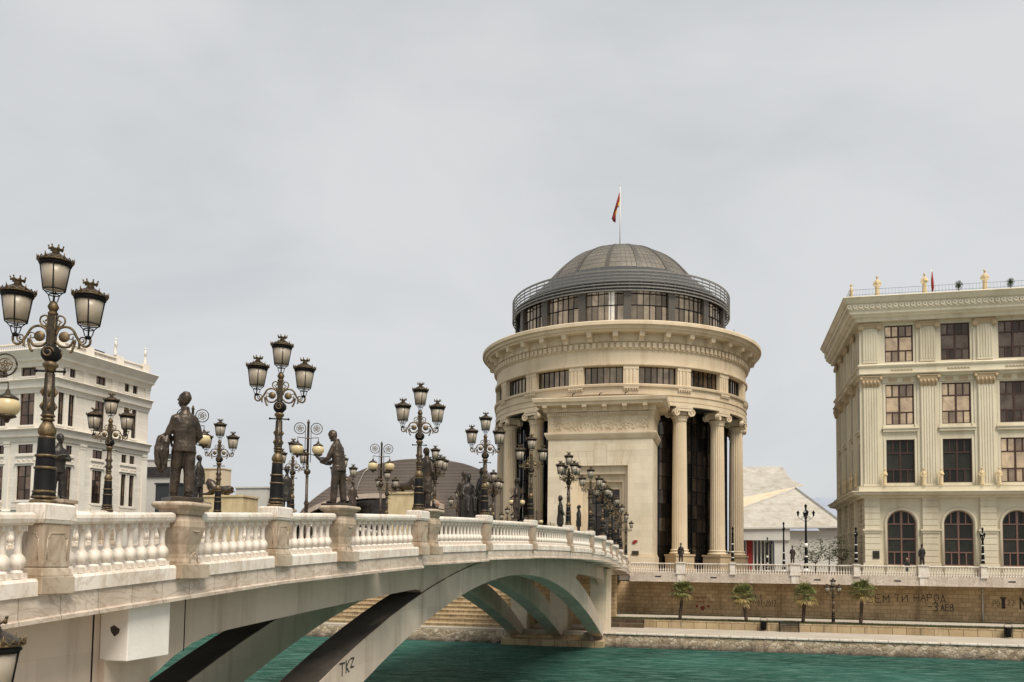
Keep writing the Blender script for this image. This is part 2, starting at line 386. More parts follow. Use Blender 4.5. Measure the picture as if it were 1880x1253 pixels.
tag(w.build('embankment', rm, world=True), 'long rubble stone embankment at the edge of the green water', 'embankment', kind=None)
w = MB(); w.M = QM; s = 10.8
while s < 90:
    L = rr.uniform(.7, 1.1); w.box(s + .02, s + L - .02, -16.75, -16.35, 1.1, 1.25 + rr.uniform(-.01, .02)); s += L
tag(w.build('coping_stones', M['marble'], world=True, bevel=.02), 'row of pale coping stones on top of the rubble embankment', 'coping')
# low block wall, grass strip, soil strip
w = MB(); w.M = QM; w.box(15.5, 140, -8.5, -8.1, 1.0, 1.96)
tag(w.build('low_wall', M['kerbblock'], world=True), 'low wall of yellow stone blocks holding up the grass strip', 'low wall')
w = MB(); w.M = QM; w.box(11, 140, -8.1, 2.5, 1.0, 1.97); w.box(11, 15.5, -9.5, -8.1, 1, 1.6)
tag(w.build('lawn_bed', M['dark_soil'], world=True), 'earth under the grass strip', kind='structure')
w = MB(); w.M = QM; w.box(12, 140, -5.3, -.6, 1.5, 2.03)
tag(w.build('walkway', M['path'], world=True), 'narrow concrete walkway between the grass strips', kind='structure')
gm, nt, b = newmat('grass'); v = coords(nt)
col = mix(nt, ramp(nt, noise(nt, v, 1.2, 5), [(.35, g(0)), (.65, g(1))]), (.045, .06, .015), (.09, .085, .03)); nt.links.new(col, b.inputs['Base Color']); b.inputs['Roughness'].default_value = .9
w = MB(); w.M = QM; rr = random.Random(5)
for (t0, t1, nn) in ((-8.05, -5.35, 15000), (-.55, 2.2, 3500)):
    for i in range(nn):
        s = rr.uniform(12, 62); t = rr.uniform(t0, t1); a = rr.uniform(0, 6.3); h = rr.uniform(.05, .14); k = rr.uniform(.03, .06)
        w.add([(s - k * math.cos(a), t - k * math.sin(a), 1.96), (s + k * math.cos(a), t + k * math.sin(a), 1.96), (s + rr.uniform(-.05, .05), t + rr.uniform(-.05, .05), 1.96 + h)], [(0, 1, 2)])
tag(w.build('grass', gm, world=True, rec=False), 'short dull green grass beside the walkway', 'grass', kind='stuff')
# quay retaining wall
qw = qthing('retaining_wall', 40, 2.5, 1.9, 'tall sandstone block retaining wall with graffiti under the overhanging quay', 'wall')
w = MB(); w.M = QM; w.box(8, 130, 2.5, 3.2, 1.9, 5.5); w.build('wall_face', M['wallblock'], qw, world=True)
w = MB(); w.M = QM
for px in (1250, 1339, 1451):
    s = QP(px, 1100, 2.5)[0]; w.box(s - .9, s + .9, 2.38, 2.5, 1.9, 5.45)
w.build('pilaster', M['wallblock'], qw, world=True)
w = MB(); w.M = QM; s = QP(1804, 1100, 2.3)[0]; w.tube([(s, 2.3, 1.95), (s, 2.3, 5.5)], .06); w.build('drain_pipe', M['whitepaint'], qw, world=True)
# strokes for graffiti
GL = {
 'Б': [[(1, 1), (0, 1), (0, 0), (.7, 0), (.9, .25), (.7, .5), (0, .5)]], 'Е': [[(.9, 1), (0, 1), (0, 0), (.9, 0)], [(0, .5), (.8, .5)]],
 'М': [[(0, 0), (0, 1), (.5, .4), (1, 1), (1, 0)]], 'Т': [[(0, 1), (1, 1)], [(.5, 1), (.5, 0)]], 'И': [[(0, 1), (0, 0), (1, 1), (1, 0)]],
 'Н': [[(0, 0), (0, 1)], [(1, 0), (1, 1)], [(0, .5), (1, .5)]], 'А': [[(0, 0), (.5, 1), (1, 0)], [(.2, .4), (.8, .4)]],
 'Р': [[(0, 0), (0, 1), (.8, 1), (.9, .75), (.7, .5), (0, .5)]], 'О': [[(.5, 1), (.1, .8), (0, .4), (.3, 0), (.7, 0), (1, .4), (.9, .8), (.5, 1)]],
 'Д': [[(0, -.15), (0, .05), (1, .05), (1, -.15)], [(.15, .05), (.5, 1), (.85, .05)]], 'З': [[(.1, .85), (.5, 1), (.9, .8), (.8, .6), (.4, .5), (.8, .42), (.9, .15), (.5, 0), (.05, .15)]],
 'В': [[(0, 0), (0, 1), (.7, 1), (.8, .75), (.6, .52), (0, .52)], [(.6, .52), (.95, .3), (.8, 0), (0, 0)]], '-': [[(.1, .5), (.9, .5)]],
 'K': [[(0, 0), (0, 1)], [(.9, 1), (0, .45), (.9, 0)]], 'Z': [[(0, 1), (.9, 1), (0, 0), (.9, 0)]], 'N': [[(0, 0), (0, 1), (1, 0), (1, 1)]], 'I': [[(.4, 0), (.4, 1)]],
 'D': [[(0, 0), (0, 1), (.6, .95), (.9, .5), (.6, .05), (0, 0)]], 'U': [[(0, 1), (.05, .2), (.4, 0), (.8, .2), (.85, 1)]], '1': [[(.2, .8), (.5, 1), (.5, 0)]],
 '0': [[(.5, 1), (.1, .7), (.1, .3), (.5, 0), (.9, .3), (.9, .7), (.5, 1)]], '2': [[(.1, .8), (.5, 1), (.9, .75), (.1, 0), (.95, 0)]], '7': [[(0, 1), (.9, 1), (.4, 0)]],
 'S': [[(.9, .85), (.5, 1), (.1, .8), (.2, .55), (.8, .45), (.9, .2), (.5, 0), (.1, .15)]],
 '♥': [[(.5, 0), (0, .6), (.1, .95), (.4, .95), (.5, .7), (.6, .95), (.9, .95), (1, .6), (.5, 0)]], ' ': []}
def write(mb, txt, x, z, w, h, y, th=.06, gap=.35, rnd=None):
    rnd = rnd or random.Random(len(txt))
    for ch in txt:
        dz = rnd.uniform(-.06, .06) * h
        for st in GL[ch]:
            for (a, b_) in zip(st[:-1], st[1:]):
                p = Vector((x + a[0] * w, z + dz + a[1] * h)); q = Vector((x + b_[0] * w, z + dz + b_[1] * h)); d = (q - p)
                if d.length < 1e-4: continue
                d.normalize(); nn = Vector((-d.y, d.x)) * th / 2; p = p - d * th * .4; q = q + d * th * .4
                y += .0002
                mb.add([(p.x + nn.x, y, p.y + nn.y), (p.x - nn.x, y, p.y - nn.y), (q.x - nn.x, y, q.y - nn.y), (q.x + nn.x, y, q.y + nn.y)], [(0, 1, 2, 3)])
        x += w * (1 + gap)
    return x
w = MB(); w.M = QM
def gr(txt, xa, ya, xb, yb, th=.07, mb=w, t=2.49):
    s0, z1 = QP(xa, ya, t); s1, z0 = QP(xb, yb, t); k = (s1 - s0) / (len(txt) * 1.35 - .35)
    write(mb, txt, s0, z0, k, z1 - z0, t - .01, th)
gr('БЕМ', 1593, 1092, 1632, 1107); gr('ТИ', 1643, 1093, 1666, 1105); gr('НАРОД', 1678, 1092, 1736, 1105); gr('-З', 1703, 1107, 1722, 1124, .09); gr('АЕВ', 1727, 1110, 1751, 1122)
gr('TIN', 1330, 1092, 1346, 1103, .05) if False else gr('ТIN', 1330, 1092, 1347, 1103, .06); gr('♥', 1379, 1093, 1388, 1103, .07); gr('ОМ', 1376 - 4, 1093, 1397, 1102, .05)
gr('DINU', 1329, 1104, 1352, 1116, .06); gr('11-01-2017', 1376, 1102, 1425, 1113, .05); gr('11-01-17', 1329, 1113, 1357, 1119, .03)
gr('РD', 1823, 1104, 1836, 1114, .04); gr('23', 1849, 1103, 1863, 1113, .04) if False else gr('2З', 1849, 1103, 1863, 1113, .04)
gr('N', 1873, 1097, 1885, 1118, .14)
s0, z0 = QP(1837, 1117, 2.49); s1, z1 = QP(1847, 1097, 2.49)
w.box(s0 - .05, s1 + .05, 2.46, 2.49, z1 - .14, z1); w.box((s0 + s1) / 2 - .16, (s0 + s1) / 2 + .16, 2.47, 2.49, z0, z1); w.box(s0 + .1, s1 - .1, 2.465, 2.49, z0 - .05, z0 + .12)
w.build('graffiti', M['spray'], qw, world=True, rec=False)
w = MB(); w.M = QM; gr('♥', 1287, 1114, 1293, 1120, .16, w); gr('♥', 1278, 1112, 1281, 1115, .12, w); gr('♥', 1299, 1112, 1302, 1115, .12, w)
gr('SANAМ'.replace('A', 'А').replace('N', 'Н'), 1273, 1095, 1296, 1101, .04, w); gr('НАЕЕ ТИ', 1278, 1103, 1307, 1108, .04, w)
w.build('graffiti', M['spray_red'], qw, world=True, rec=False)
# overhanging quay edge
qe = qthing('quay_parapet', 40, 0, 5.5, 'pale marble parapet band of the far quay below the white balusters', 'parapet')
w = MB(); w.M = QM; w.box(13.2, 130, -.25, .2, 5.6, 6.55); w.box(13.2, 130, .2, 3, 5.62, 6.0); w.box(13.2, 130, -.29, .2, 5.56, 5.66); w.box(13.2, 130, .2, 3, 6.0, 6.6)
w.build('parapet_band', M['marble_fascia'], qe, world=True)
for px, py in ((1208, 1058.5), (1310, 1061), (1500.5, 1065), (1648, 1067), (1858, 1068.8)):
    w = MB(); w.M = QM; s, z = QP(px, py, -.25); w.box(s - .32, s + .32, -.27, -.2, z - .06, z + .06); w.build('drain_slot', M['black'], qe, world=True)
# ------------------------------------------------------------------ balusters
bal_prof = [(.085, .1), (.085, .13), (.06, .14), (.07, .16), (.105, .2), (.12, .25), (.118, .3), (.095, .35), (.07, .38), (.06, .39), (.06, .41), (.052, .45), (.047, .55), (.052, .66), (.068, .73), (.085, .75)]
def bal_mesh(mat, sc=1, nm='baluster', n=12):
    mb = MB(); mb.box(-.1, .1, -.1, .1, 0, .1); mb.box(-.085, .085, -.085, .085, .75, .84)
    mb.lathe(bal_prof, n, cap=False)
    if sc != 1: mb.v = [(a * sc[0], b_ * sc[0], c * sc[1]) for a, b_, c in mb.v]
    o = mb.build(nm, mat); return o
BAL = bal_mesh(M['marble']); BALM = BAL.data; bpy.data.objects.remove(BAL)
q_prof_bal = bal_mesh(M['whitepaint'] if False else M['marble'], (.78, 1.06)); QBAL = q_prof_bal.data; bpy.data.objects.remove(q_prof_bal)
def baluster(mesh, parent, loc):
    o = bpy.data.objects.new('baluster', mesh); COL.objects.link(o); o.parent = parent; o.location = loc; return o
# far quay balustrade
QN = [('end', 13.2), ('statue', QP(1250, 1040, 0)[0]), ('lamp', QP(1345, 1040, 0)[0]), ('statue', QP(1459, 1040, 0)[0]), ('lamp', QP(1572, 1040, 0)[0]), ('statue', QP(1694, 1040, 0)[0]), ('lamp', QP(1805, 1040, 0)[0]), ('statue', QP(1925, 1040, 0)[0])]
for i, (k, s) in enumerate(QN):
    if k == 'end': continue
    wd = .95 if k == 'statue' else .55
    pl = 'broad' if k == 'statue' else 'slim'
    nm = {1: 'below the coat statue by the rotunda', 3: 'below the robed statue', 5: 'below the statue before the arched windows', 2: 'under the lamp post beside the rotunda', 4: 'under the lamp post at the building corner', 6: 'under the rightmost lamp post', 7: 'at the far right edge'}[i]
    p = qthing('quay_pedestal', s, 0, 5.56, pl + ' white pedestal of the quay balustrade ' + nm, 'pedestal', 'pedestals in the quay balustrade')
    mb = MB(); mb.box(-wd / 2, wd / 2, -.36, .3, .92, 2.0); mb.build('body', M['marble'], p)
    mb = MB(); mb.box(-wd / 2 - .08, wd / 2 + .08, -.44, .36, 2.0, 2.13); mb.box(-wd / 2 - .04, wd / 2 + .04, -.4, .33, .86, 1.0); mb.build('cap', M['marble'], p)
    if k == 'statue':
        mb = MB(); mb.box(-.36, .36, -.33, -.24, .02, .86); mb.build('bracket', M['marble'], p)
for i in range(len(QN) - 1):
    a = QN[i][1] + (.45 if QN[i][0] == 'statue' else .27); c = QN[i + 1][1] - (.45 if QN[i + 1][0] == 'statue' else .27)
    if i == 0: a = 13.3
    lab = ['next to the bridge end', 'before the rotunda, left of its last column', 'in front of the tent-roofed building', 'between the robed statue and the corner lamp post', 'with a pedestrian behind it', 'between the right-hand statue and the last lamp post', 'at the right edge of the picture'][i]
    r = qthing('balustrade', (a + c) / 2, 0, 6.55, 'white baluster rail of the far quay ' + lab, 'balustrade', 'balustrade sections along the far quay')
    L = (c - a) / 2
    mb = MB(); mb.box(-L, L, -.17, .17, .89, 1.02); mb.box(-L, L, -.21, .21, .93, .99); mb.build('handrail', M['marble'], r, bevel=.02)
    n = int(2 * L / .252)
    for j in range(n): baluster(QBAL, r, (-L + (j + .5) * 2 * L / n, 0, 0))
# ------------------------------------------------------------------ bridge line
TB = [(-7, -12.1, 6.6), (-.3, -10.5, 7.1), (6.5, -8.75, 7.6), (13.3, -7.13, 8.03), (20.1, -5.48, 8.45), (27, -2.93, 8.82), (33.7, -1.09, 9.08), (40.4, .85, 9.26), (47.2, 3.04, 9.33), (54, 4.85, 9.33), (60.7, 6.3, 9.27), (67.5, 7.58, 9.15), (74.3, 8.85, 8.98), (81, 10.1, 8.7), (87.8, 11.5, 8.25), (95, 12.75, 7.75)]
TY = [a[0] for a in TB]
def cr(Y, c):
    i = max(1, min(len(TB) - 3, int(np.searchsorted(TY, Y)) - 1)); p = [TB[i - 1][c], TB[i][c], TB[i + 1][c], TB[i + 2][c]]
    t = (Y - TY[i]) / (TY[i + 1] - TY[i])
    return .5 * (2 * p[1] + (p[2] - p[0]) * t + (2 * p[0] - 5 * p[1] + 4 * p[2] - p[3]) * t * t + (3 * p[1] - p[0] - 3 * p[2] + p[3]) * t ** 3)
def capz(Y): return cr(Y, 2)
def lineX(Y): return float(np.interp(Y, TY, [a[1] for a in TB]))
BD = Vector((.243, 1)).normalized(); BN = Vector((-BD.y, BD.x))      # along / towards far side
BA = math.atan2(BD.y, BD.x)
def tang(Y): return math.atan2(1, (lineX(Y + .6) - lineX(Y - .6)) / 1.2)
def out(Y):
    "bays bow outwards beyond the third lamp and step back at each lamp"
    if Y < 27 or Y > 88: return 0.0
    i = max(j for j in range(len(TY)) if TY[j] <= Y + 1e-6); t = (Y - TY[i]) / (TY[i + 1] - TY[i]); return -1.3 * (1 - t) ** 2 * (1 if Y < 62 else .75)
def near(Y, o=None):
    o = out(Y) if o is None else o
    a = tang(Y); return Vector((lineX(Y) + math.sin(a) * o, Y - math.cos(a) * o))
def chord(Y): return -7.13 + .2434 * (Y - 13.3)
def far(Y, o=None):
    o = out(Y) if o is None else o
    b_ = lineX(Y) - chord(Y); p = Vector((chord(Y), Y)) + BN * (9.5 + b_ * .9 + o); return p
def unear(x, o=0):
    "Y on the near rail line seen at photo column x"
    best = min((abs(at(x, 950, Y).x - near(Y, o).x), Y) for Y in np.arange(8, 95, .05)); return float(best[1])
LY = TY[2:15]                                     # lamp stations
BRO = Vector((-7.55, 13.3, 0)); 
BM = Matrix.Translation(BRO) @ Matrix.Rotation(BA, 4, 'Z')
def BP(x, y, off=0):
    o = BRO + Vector((BN.x, BN.y, 0)) * off
    return on_plane(x, y, o, BA)
bridge = thing('bridge', BRO + Vector((BD.x * 35, BD.y * 35, 0)), 'long arched stone and concrete bridge crossing the green river', 'bridge')
# ribs
intr = [(660.6, 1252), (744, 1173), (806.5, 1118), (864.4, 1092.4), (913.4, 1066.6), (965, 1055.5), (996, 1056), (1026.8, 1073), (1044.8, 1088.5), (1062.9, 1107.8), (1080.9, 1129.7), (1096.4, 1151.6), (1106.7, 1168.4)]
extr = [(584.7, 1249), (776.7, 1092.8), (806.4, 1070.5), (900, 1028.8), (1014, 1025), (1032, 1038), (1057.7, 1066.6), (1083.5, 1100), (1109, 1144), (1112.4, 1169.7)]
I = [BP(*p) for p in intr]; E = [BP(*p) for p in extr]
# smooth: fit quartic through each and extend to the near footing
def fit(P, a0, a1, z0, deg, n):
    xs = [z0[0]] + [p[0] for p in P]; zs = [z0[1]] + [p[1] for p in P]
    c = np.polyfit(np.array(xs) - 35, zs, deg); X = np.linspace(a0, a1, n); return [(float(x), float(np.polyval(c, x - 35))) for x in X]
IC = fit(I, 5.6, I[-1][0], (5.6, .6), 4, 48); EC = fit(E, 3.2, E[-1][0], (3.2, .9), 5, 48)
def rib(y0, y1):
    w = MB(); w.M = BM; n = len(IC); R = []
    for a, b_ in zip(IC, EC): R.append([(a[0], y0, a[1]), (a[0], y1, a[1]), (b_[0], y1, b_[1]), (b_[0], y0, b_[1])])
    w.rings(R, sm=False); return w
ribt = rib(0, 1.15)
RIBS = (0, 3.75, 7.5)
for i, y0 in enumerate(RIBS):
    o = rib(y0, y0 + 1.15).build('arch_rib', M['concrete'], bridge, world=True)
    w = MB(); w.M = BM
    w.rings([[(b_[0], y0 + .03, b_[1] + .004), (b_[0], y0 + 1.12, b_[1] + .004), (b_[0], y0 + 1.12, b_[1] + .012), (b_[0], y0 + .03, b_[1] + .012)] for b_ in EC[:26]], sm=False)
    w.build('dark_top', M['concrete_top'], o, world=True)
def topz(al):        # underside of the deck along the ribs
    Y = 13.3 + al * BD.y; return capz(Y) - 1.6
low = [BP(*p) for p in [(275, 1250), (281.8, 1243.8), (300, 1228), (320, 1209), (339.5, 1194), (360, 1180.6), (389.8, 1165.7), (431.4, 1155), (514.8, 1136), (590, 1119), (657.6, 1104.7), (720, 1091.5), (766, 1082.4), (774, 1084), (778.5, 1091)]]
def ext_at(al): return float(np.interp(al, [p[0] for p in EC], [p[1] for p in EC]))
rv = [BP(*p) for p in [(1059, 1060), (1063, 1054.5), (1075, 1055.5), (1095, 1060), (1106.7, 1064), (1111, 1072), (1111.5, 1080)]]
def girder(y0, y1):
    "spandrel wall in vertical slices"
    w = MB(); w.M = BM
    lo = [(-26, .5), (low[0][0] - .05, .5)] + low
    als = sorted(set([p[0] for p in lo] + list(np.arange(-26, lo[-1][0], 1.5))))
    R = []
    for a in als:
        zl = float(np.interp(a, [p[0] for p in lo], [p[1] for p in lo])); R.append([(a, y0, zl), (a, y1, zl), (a, y1, topz(a)), (a, y0, topz(a))])
    a = als[-1] + .02
    end = rv[-1][0] + .02
    while a < rv[0][0] - .3:
        zl = min(ext_at(a) - .25, topz(a) - .05); R.append([(a, y0, zl), (a, y1, zl), (a, y1, topz(a)), (a, y0, topz(a))]); a += 1.2
    for p in rv: R.append([(p[0], y0, p[1]), (p[0], y1, p[1]), (p[0], y1, topz(p[0])), (p[0], y0, topz(p[0]))])
    for a in (67.5, 68.2, 80): R.append([(a, y0, 6.3), (a, y1, 6.3), (a, y1, topz(a)), (a, y0, topz(a))])
    w.rings(R, sm=False); return w
for y0 in RIBS:
    girder(y0 + .07, y0 + .6).build('spandrel_wall', M['concrete'], bridge, world=True)
# cross soffit, abutment, piers
w = MB(); w.M = BM; als = list(np.arange(-26, 84, 2))
w.rings([[(a, .3, topz(a) - .02), (a, 8.6, topz(a) - .02), (a, 8.6, topz(a) + .25), (a, .3, topz(a) + .25)] for a in als], sm=False)
w.build('deck_slab', M['concrete'], bridge, world=True)
w = MB(); w.M = BM; w.box(-30, -1.2, .66, 8.4, -1, 6.0); w.box(-1.2, 2.2, .66, 8.4, -1, 2.2); w.build('abutment', M['concrete'], bridge, world=True)
# cantilever box
a0, zb = BP(233, 1215, -.5); a1, _ = BP(310, 1195, -.5)
w = MB(); w.M = BM; w.box(a0, a1, -.5, .06, zb, topz((a0 + a1) / 2) + .1); w.build('protruding_block', M['white_render'], bridge, world=True, bevel=.015)
w = MB(); w.M = BM; p0 = BP(187, 1200)[0]; p1 = BP(275, 1215, -.06)[0]; w.box(p0, p1, -.06, .1, 1, zb + .02); w.build('pier', M['concrete'], bridge, world=True)
w = MB(); w.M = BM
for (xa, xb) in ((171.5, 173.2), (339.3, 340)):
    j0 = BP(xa, 1180, .04)[0]; j1 = BP(xb, 1180, .04)[0]; w.box(j0, j1, .055, .075, BP(340, 1196)[1] if xa > 300 else 1, topz(j0))
w.build('joint', M['black'], bridge, world=True)
w = MB(); w.M = BM; s_, z_ = BP(203, 1163, -.5); w.add([(a0 - .003, -.5 + .16, z_ + .03), (a0 - .003, -.5 + .28, z_ + .1), (a0 - .003, -.5 + .36, z_ + .06), (a0 - .003, -.5 + .34, z_ - .02), (a0 - .003, -.5 + .27, z_ - .1), (a0 - .003, -.5 + .18, z_ - .04)], [(0, 1, 2, 3, 4, 5)])
w.build('paint_blot', M['spray'], bridge, world=True, rec=False)
w = MB(); w.M = BM
pa, pz = BP(623, 1229); pb, pz2 = BP(650, 1216)
k = (pb - pa) / 3.7
for i, (ch, px, py) in enumerate((('Т', 623, 1241), ('K', 635, 1234), ('Z', 643, 1225))):
    a_, z_ = BP(px, py); write(w, ch, a_, z_, (.33, .22, .25)[i], (.34, .33, .25)[i], -.012, .05)
w.build('graffiti', M['spray'], bridge, world=True, rec=False)
# far piers
for y0, nm in ((-.12, 0), (3.6, 1), (7.3, 2)):
    w = MB(); w.M = BM; w.box(68.3, 71.8, y0, y0 + 1.5, .9, 6.9); w.box(68.1, 72.0, y0 - .06, y0 + 1.56, 6.3, 6.9)
    w.build('pier', M['cream_block'], bridge, world=True)
w = MB(); w.M = BM; w.box(67.2, 73, -.5, 9.2, -1, .95); w.box(65.5, 67.3, -.2, 9, -1, .55); w.build('footing', M['kerbblock'], bridge, world=True)
w = MB(); w.M = BM; w.box(78, 79, .2, 8.6, -1, 6.5); w.build('far_abutment', M['wallblock'], bridge, world=True)
w = MB(); w.M = BM; w.box(2.0, 6.2, -.3, 9, -1, .8); w.build('footing', M['concrete'], bridge, world=True)
# deck paving
w = MB(); st = [y for y in np.arange(-7, 95.5, 1.7)]
R = []
for Y in st:
    a = near(Y); c = far(Y); z = capz(Y) - 1.15; R.append([(a.x, a.y, z - .2), (c.x, c.y, z - .2), (c.x, c.y, z), (a.x, a.y, z)])
w.rings(R, sm=False); w.build('paving', M['asphalt'], bridge, world=True)
# kerb and fascia: bay by bay
kp = [(-.3, .02), (.2, .02), (.235, -.02), (.235, -.235), (-.3, -.235)]
fp = [(-.3, -.235), (.2, -.235), (.2, -.56), (.26, -.58), (.26, -.64), (-.9, -.64)]
def bay_samples(Ya, Yb):
    n = max(2, int((Yb - Ya) / .8)); e = 1e-3; return [Ya + e + (Yb - Ya - 2 * e) * i / n for i in range(n + 1)]
for i in range(len(TY) - 1):
    for side in (0, 1):
        sm = bay_samples(TY[i], TY[i + 1]); P = [near(Y) if side == 0 else far(Y) for Y in sm]; Z = [capz(Y) - 1.13 for Y in sm]
        if side: P = P[::-1]; Z = Z[::-1]
        w = MB(); w.sweep(P, kp, zs=Z); w.build('kerb', M['marble'], bridge, world=True)
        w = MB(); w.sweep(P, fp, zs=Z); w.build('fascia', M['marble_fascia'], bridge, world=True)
# ------------------------------------------------------------------ bridge pedestals
def lamp_pedestal(p, ang, zc, label, hi=True):
    t = thing('lamp_pedestal', (p[0], p[1], zc - 1.15), label, 'pedestal', ang - PI / 2, 'lamp pedestals of the bridge')
    # local x = outwards(right), y = along
    mb = MB(); mb.box(-.2, .24, -.28, .28, .18, .84); mb.build('body', M['pedestal'], t, bevel=.02)
    mb = MB(); mb.frus(.02, 0, .84, .88, .46, .6, .52, .66); mb.box(-.24, .28, -.33, .33, .88, 1.12); mb.frus(.02, 0, 1.12, 1.15, .52, .66, .46, .6); mb.build('cap', M['marble'], t, bevel=.02)
    mb = MB(); mb.box(-.3, .3, -.34, .34, -.22, .05); mb.frus(.02, 0, .05, .18, .54, .66, .44, .56); mb.build('base', M['pedestal'], t, bevel=.015)
    if hi:
        mb = MB(); x = .243
        for pts in ([(-.2, .3), (-.2, .62), (-.15, .66), (-.15, .7), (.15, .7), (.15, .66), (.2, .62), (.2, .3)],):
            for a, c in zip(pts[:-1], pts[1:]): mb.tube([(x, a[0], a[1]), (x, c[0], c[1])], .009, 5)
        pts = [(.15, .3), (.15, .62), (.11, .66), (.11, .7), (-.13, .7)]
        for a, c in zip(pts[:-1], pts[1:]): mb.tube([(a[0] , -.282, a[1]), (c[0], -.282, c[1])], .009, 5)
        mb.build('panel_moulding', M['pedestal'], t)
    return t
def statue_pedestal(p, ang, zc, label):
    t = thing('statue_pedestal', (p[0], p[1], zc - 1.15), label, 'pedestal', ang - PI / 2, 'statue pedestals of the bridge')
    oct_ = lambda w, d, z: [(sx * a, sy * c, z) for sx, sy, a, c in ((-1, -1, w * .62, d), (1, -1, w * .62, d), (1, -1, w, d * .62), (1, 1, w, d * .62), (1, 1, w * .62, d), (-1, 1, w * .62, d), (-1, 1, w, d * .62), (-1, -1, w, d * .62))]
    bp = [(.3, .36, .02), (.29, .35, .08), (.26, .31, .14), (.25, .3, .22), (.27, .32, .4), (.32, .38, .6), (.35, .41, .74), (.34, .4, .84), (.3, .36, .92), (.28, .34, .96)]
    mb = MB(); mb.rings([oct_(a, c, z) for a, c, z in bp], sm=False); mb.build('vase_body', M['pedestal'], t, bevel=.02)
    mb = MB(); cp = [(.3, .36, .96), (.32, .38, 1.0), (.33, .39, 1.05), (.4, .47, 1.09), (.44, .52, 1.13), (.44, .52, 1.17), (.41, .48, 1.2), (.3, .36, 1.21)]
    mb.rings([oct_(a, c, z) for a, c, z in cp], sm=False); mb.build('cap', M['pedestal'], t, bevel=.01)
    mb = MB(); mb.box(-.36, .36, -.45, .45, -.24, .04); mb.build('base', M['pedestal'], t, bevel=.015)
    mb = MB()
    for sgn in (1, ):
        mb.tube([(.3, -.15, .7), (.335, -.08, .66), (.345, 0, .65), (.335, .08, .66), (.3, .15, .7)], .014, 5)
        mb.tube([(.29, -.13, .05), (.3, -.1, .2), (.31, 0, .26), (.3, .1, .2), (.29, .13, .05)], .012, 5)
    mb.build('carving', M['pedestal'], t)
    return t
def rail(P, Z, label, side):
    "P plan points, Z cap heights, straight/curved handrail with balusters"
    mid = (P[0] + P[-1]) / 2; t = thing('balustrade', (mid[0], mid[1], min(Z) - 1.13), label, 'balustrade', 0, 'balustrade sections of the bridge')
    hp = [(-.12, -.32), (.12, -.32), (.16, -.28), (.175, -.22), (.165, -.16), (.12, -.13), (-.12, -.13), (-.165, -.16), (-.175, -.22), (-.16, -.28)]
    w = MB(); w.sweep(P, hp, zs=Z, sm=False); w.build('handrail', M['marble'], t, world=True, bevel=.012)
    L = [0]
    for a, c in zip(P[:-1], P[1:]): L.append(L[-1] + (c - a).length)
    n = max(2, int(round(L[-1] / .3)))
    for j in range(n):
        s = (j + .5) * L[-1] / n; x = float(np.interp(s, L, [p[0] for p in P])); y = float(np.interp(s, L, [p[1] for p in P])); z = float(np.interp(s, L, Z)) - 1.11
        k = max(i for i in range(len(L)) if L[i] <= s); k = min(k, len(P) - 2); d = P[k + 1] - P[k]
        o = baluster(BALM, t, (x - mid[0], y - mid[1], z - (min(Z) - 1.13))); o.rotation_euler.z = math.atan2(d.y, d.x); o.scale.z = .945
    return t
SY = [10.0, 16.65, 22.75, 27.92]
nodes = sorted([(Y, 'L') for Y in LY] + [(Y, 'S') for Y in SY])
lampn = {Y: i for i, Y in enumerate(LY)}
def nname(nd):
    Y, k = nd
    if k == 'L': return 'the %s lamp' % ordinal(lampn[Y] - 1) if lampn[Y] > 0 else 'the left edge'
    return {10.0: 'the left edge', 16.65: 'the statue with the draped coat', 22.75: 'the statue reading a book', 27.92: 'the statue beside the third lamp'}[Y]
for side in (0, 1):
    fn = near if side == 0 else far; sname = 'river-side' if side == 0 else 'far-side'
    for nd in nodes:
        Y, k = nd; p = fn(Y, 0.0); a = tang(Y) + (PI if side else 0)
        if side == 1 and Y < 13: continue
        if side == 0 and Y < 6: continue
        if k == 'L': lamp_pedestal(p, a, capz(Y), 'pale block pedestal under %s of the %s bridge rail' % (nname(nd), sname), Y < 30)
        elif side == 0: statue_pedestal(p, a, capz(Y), 'bulging brown-stained marble pedestal under %s' % nname(nd))
    nn = nodes if side == 0 else [n for n in nodes if n[1] == 'L']
    nn = nn + [(95, 'E')]
    for A, B in zip(nn[:-1], nn[1:]):
        if side == 1 and A[0] < 13: continue
        ha = .36 if A[1] == 'L' else .42; hb = {'L': .36, 'S': .42, 'E': 0}[B[1]]
        Ya, Yb = A[0] + ha * .97, B[0] - hb * .97
        if Yb - Ya < .5: continue
        n = max(1, int((Yb - Ya) / .9)) if Ya > 27 else 1
        ys = [Ya + (Yb - Ya) * i / n for i in range(n + 1)]
        P = [fn(Y) for Y in ys]; Z = [capz(Y) for Y in ys]
        if side: P = P[::-1]; Z = Z[::-1]
        rail(P, Z, '%s bridge rail from %s to %s' % (sname, nname(A), 'the quay' if B[1] == 'E' else nname(B)), side)
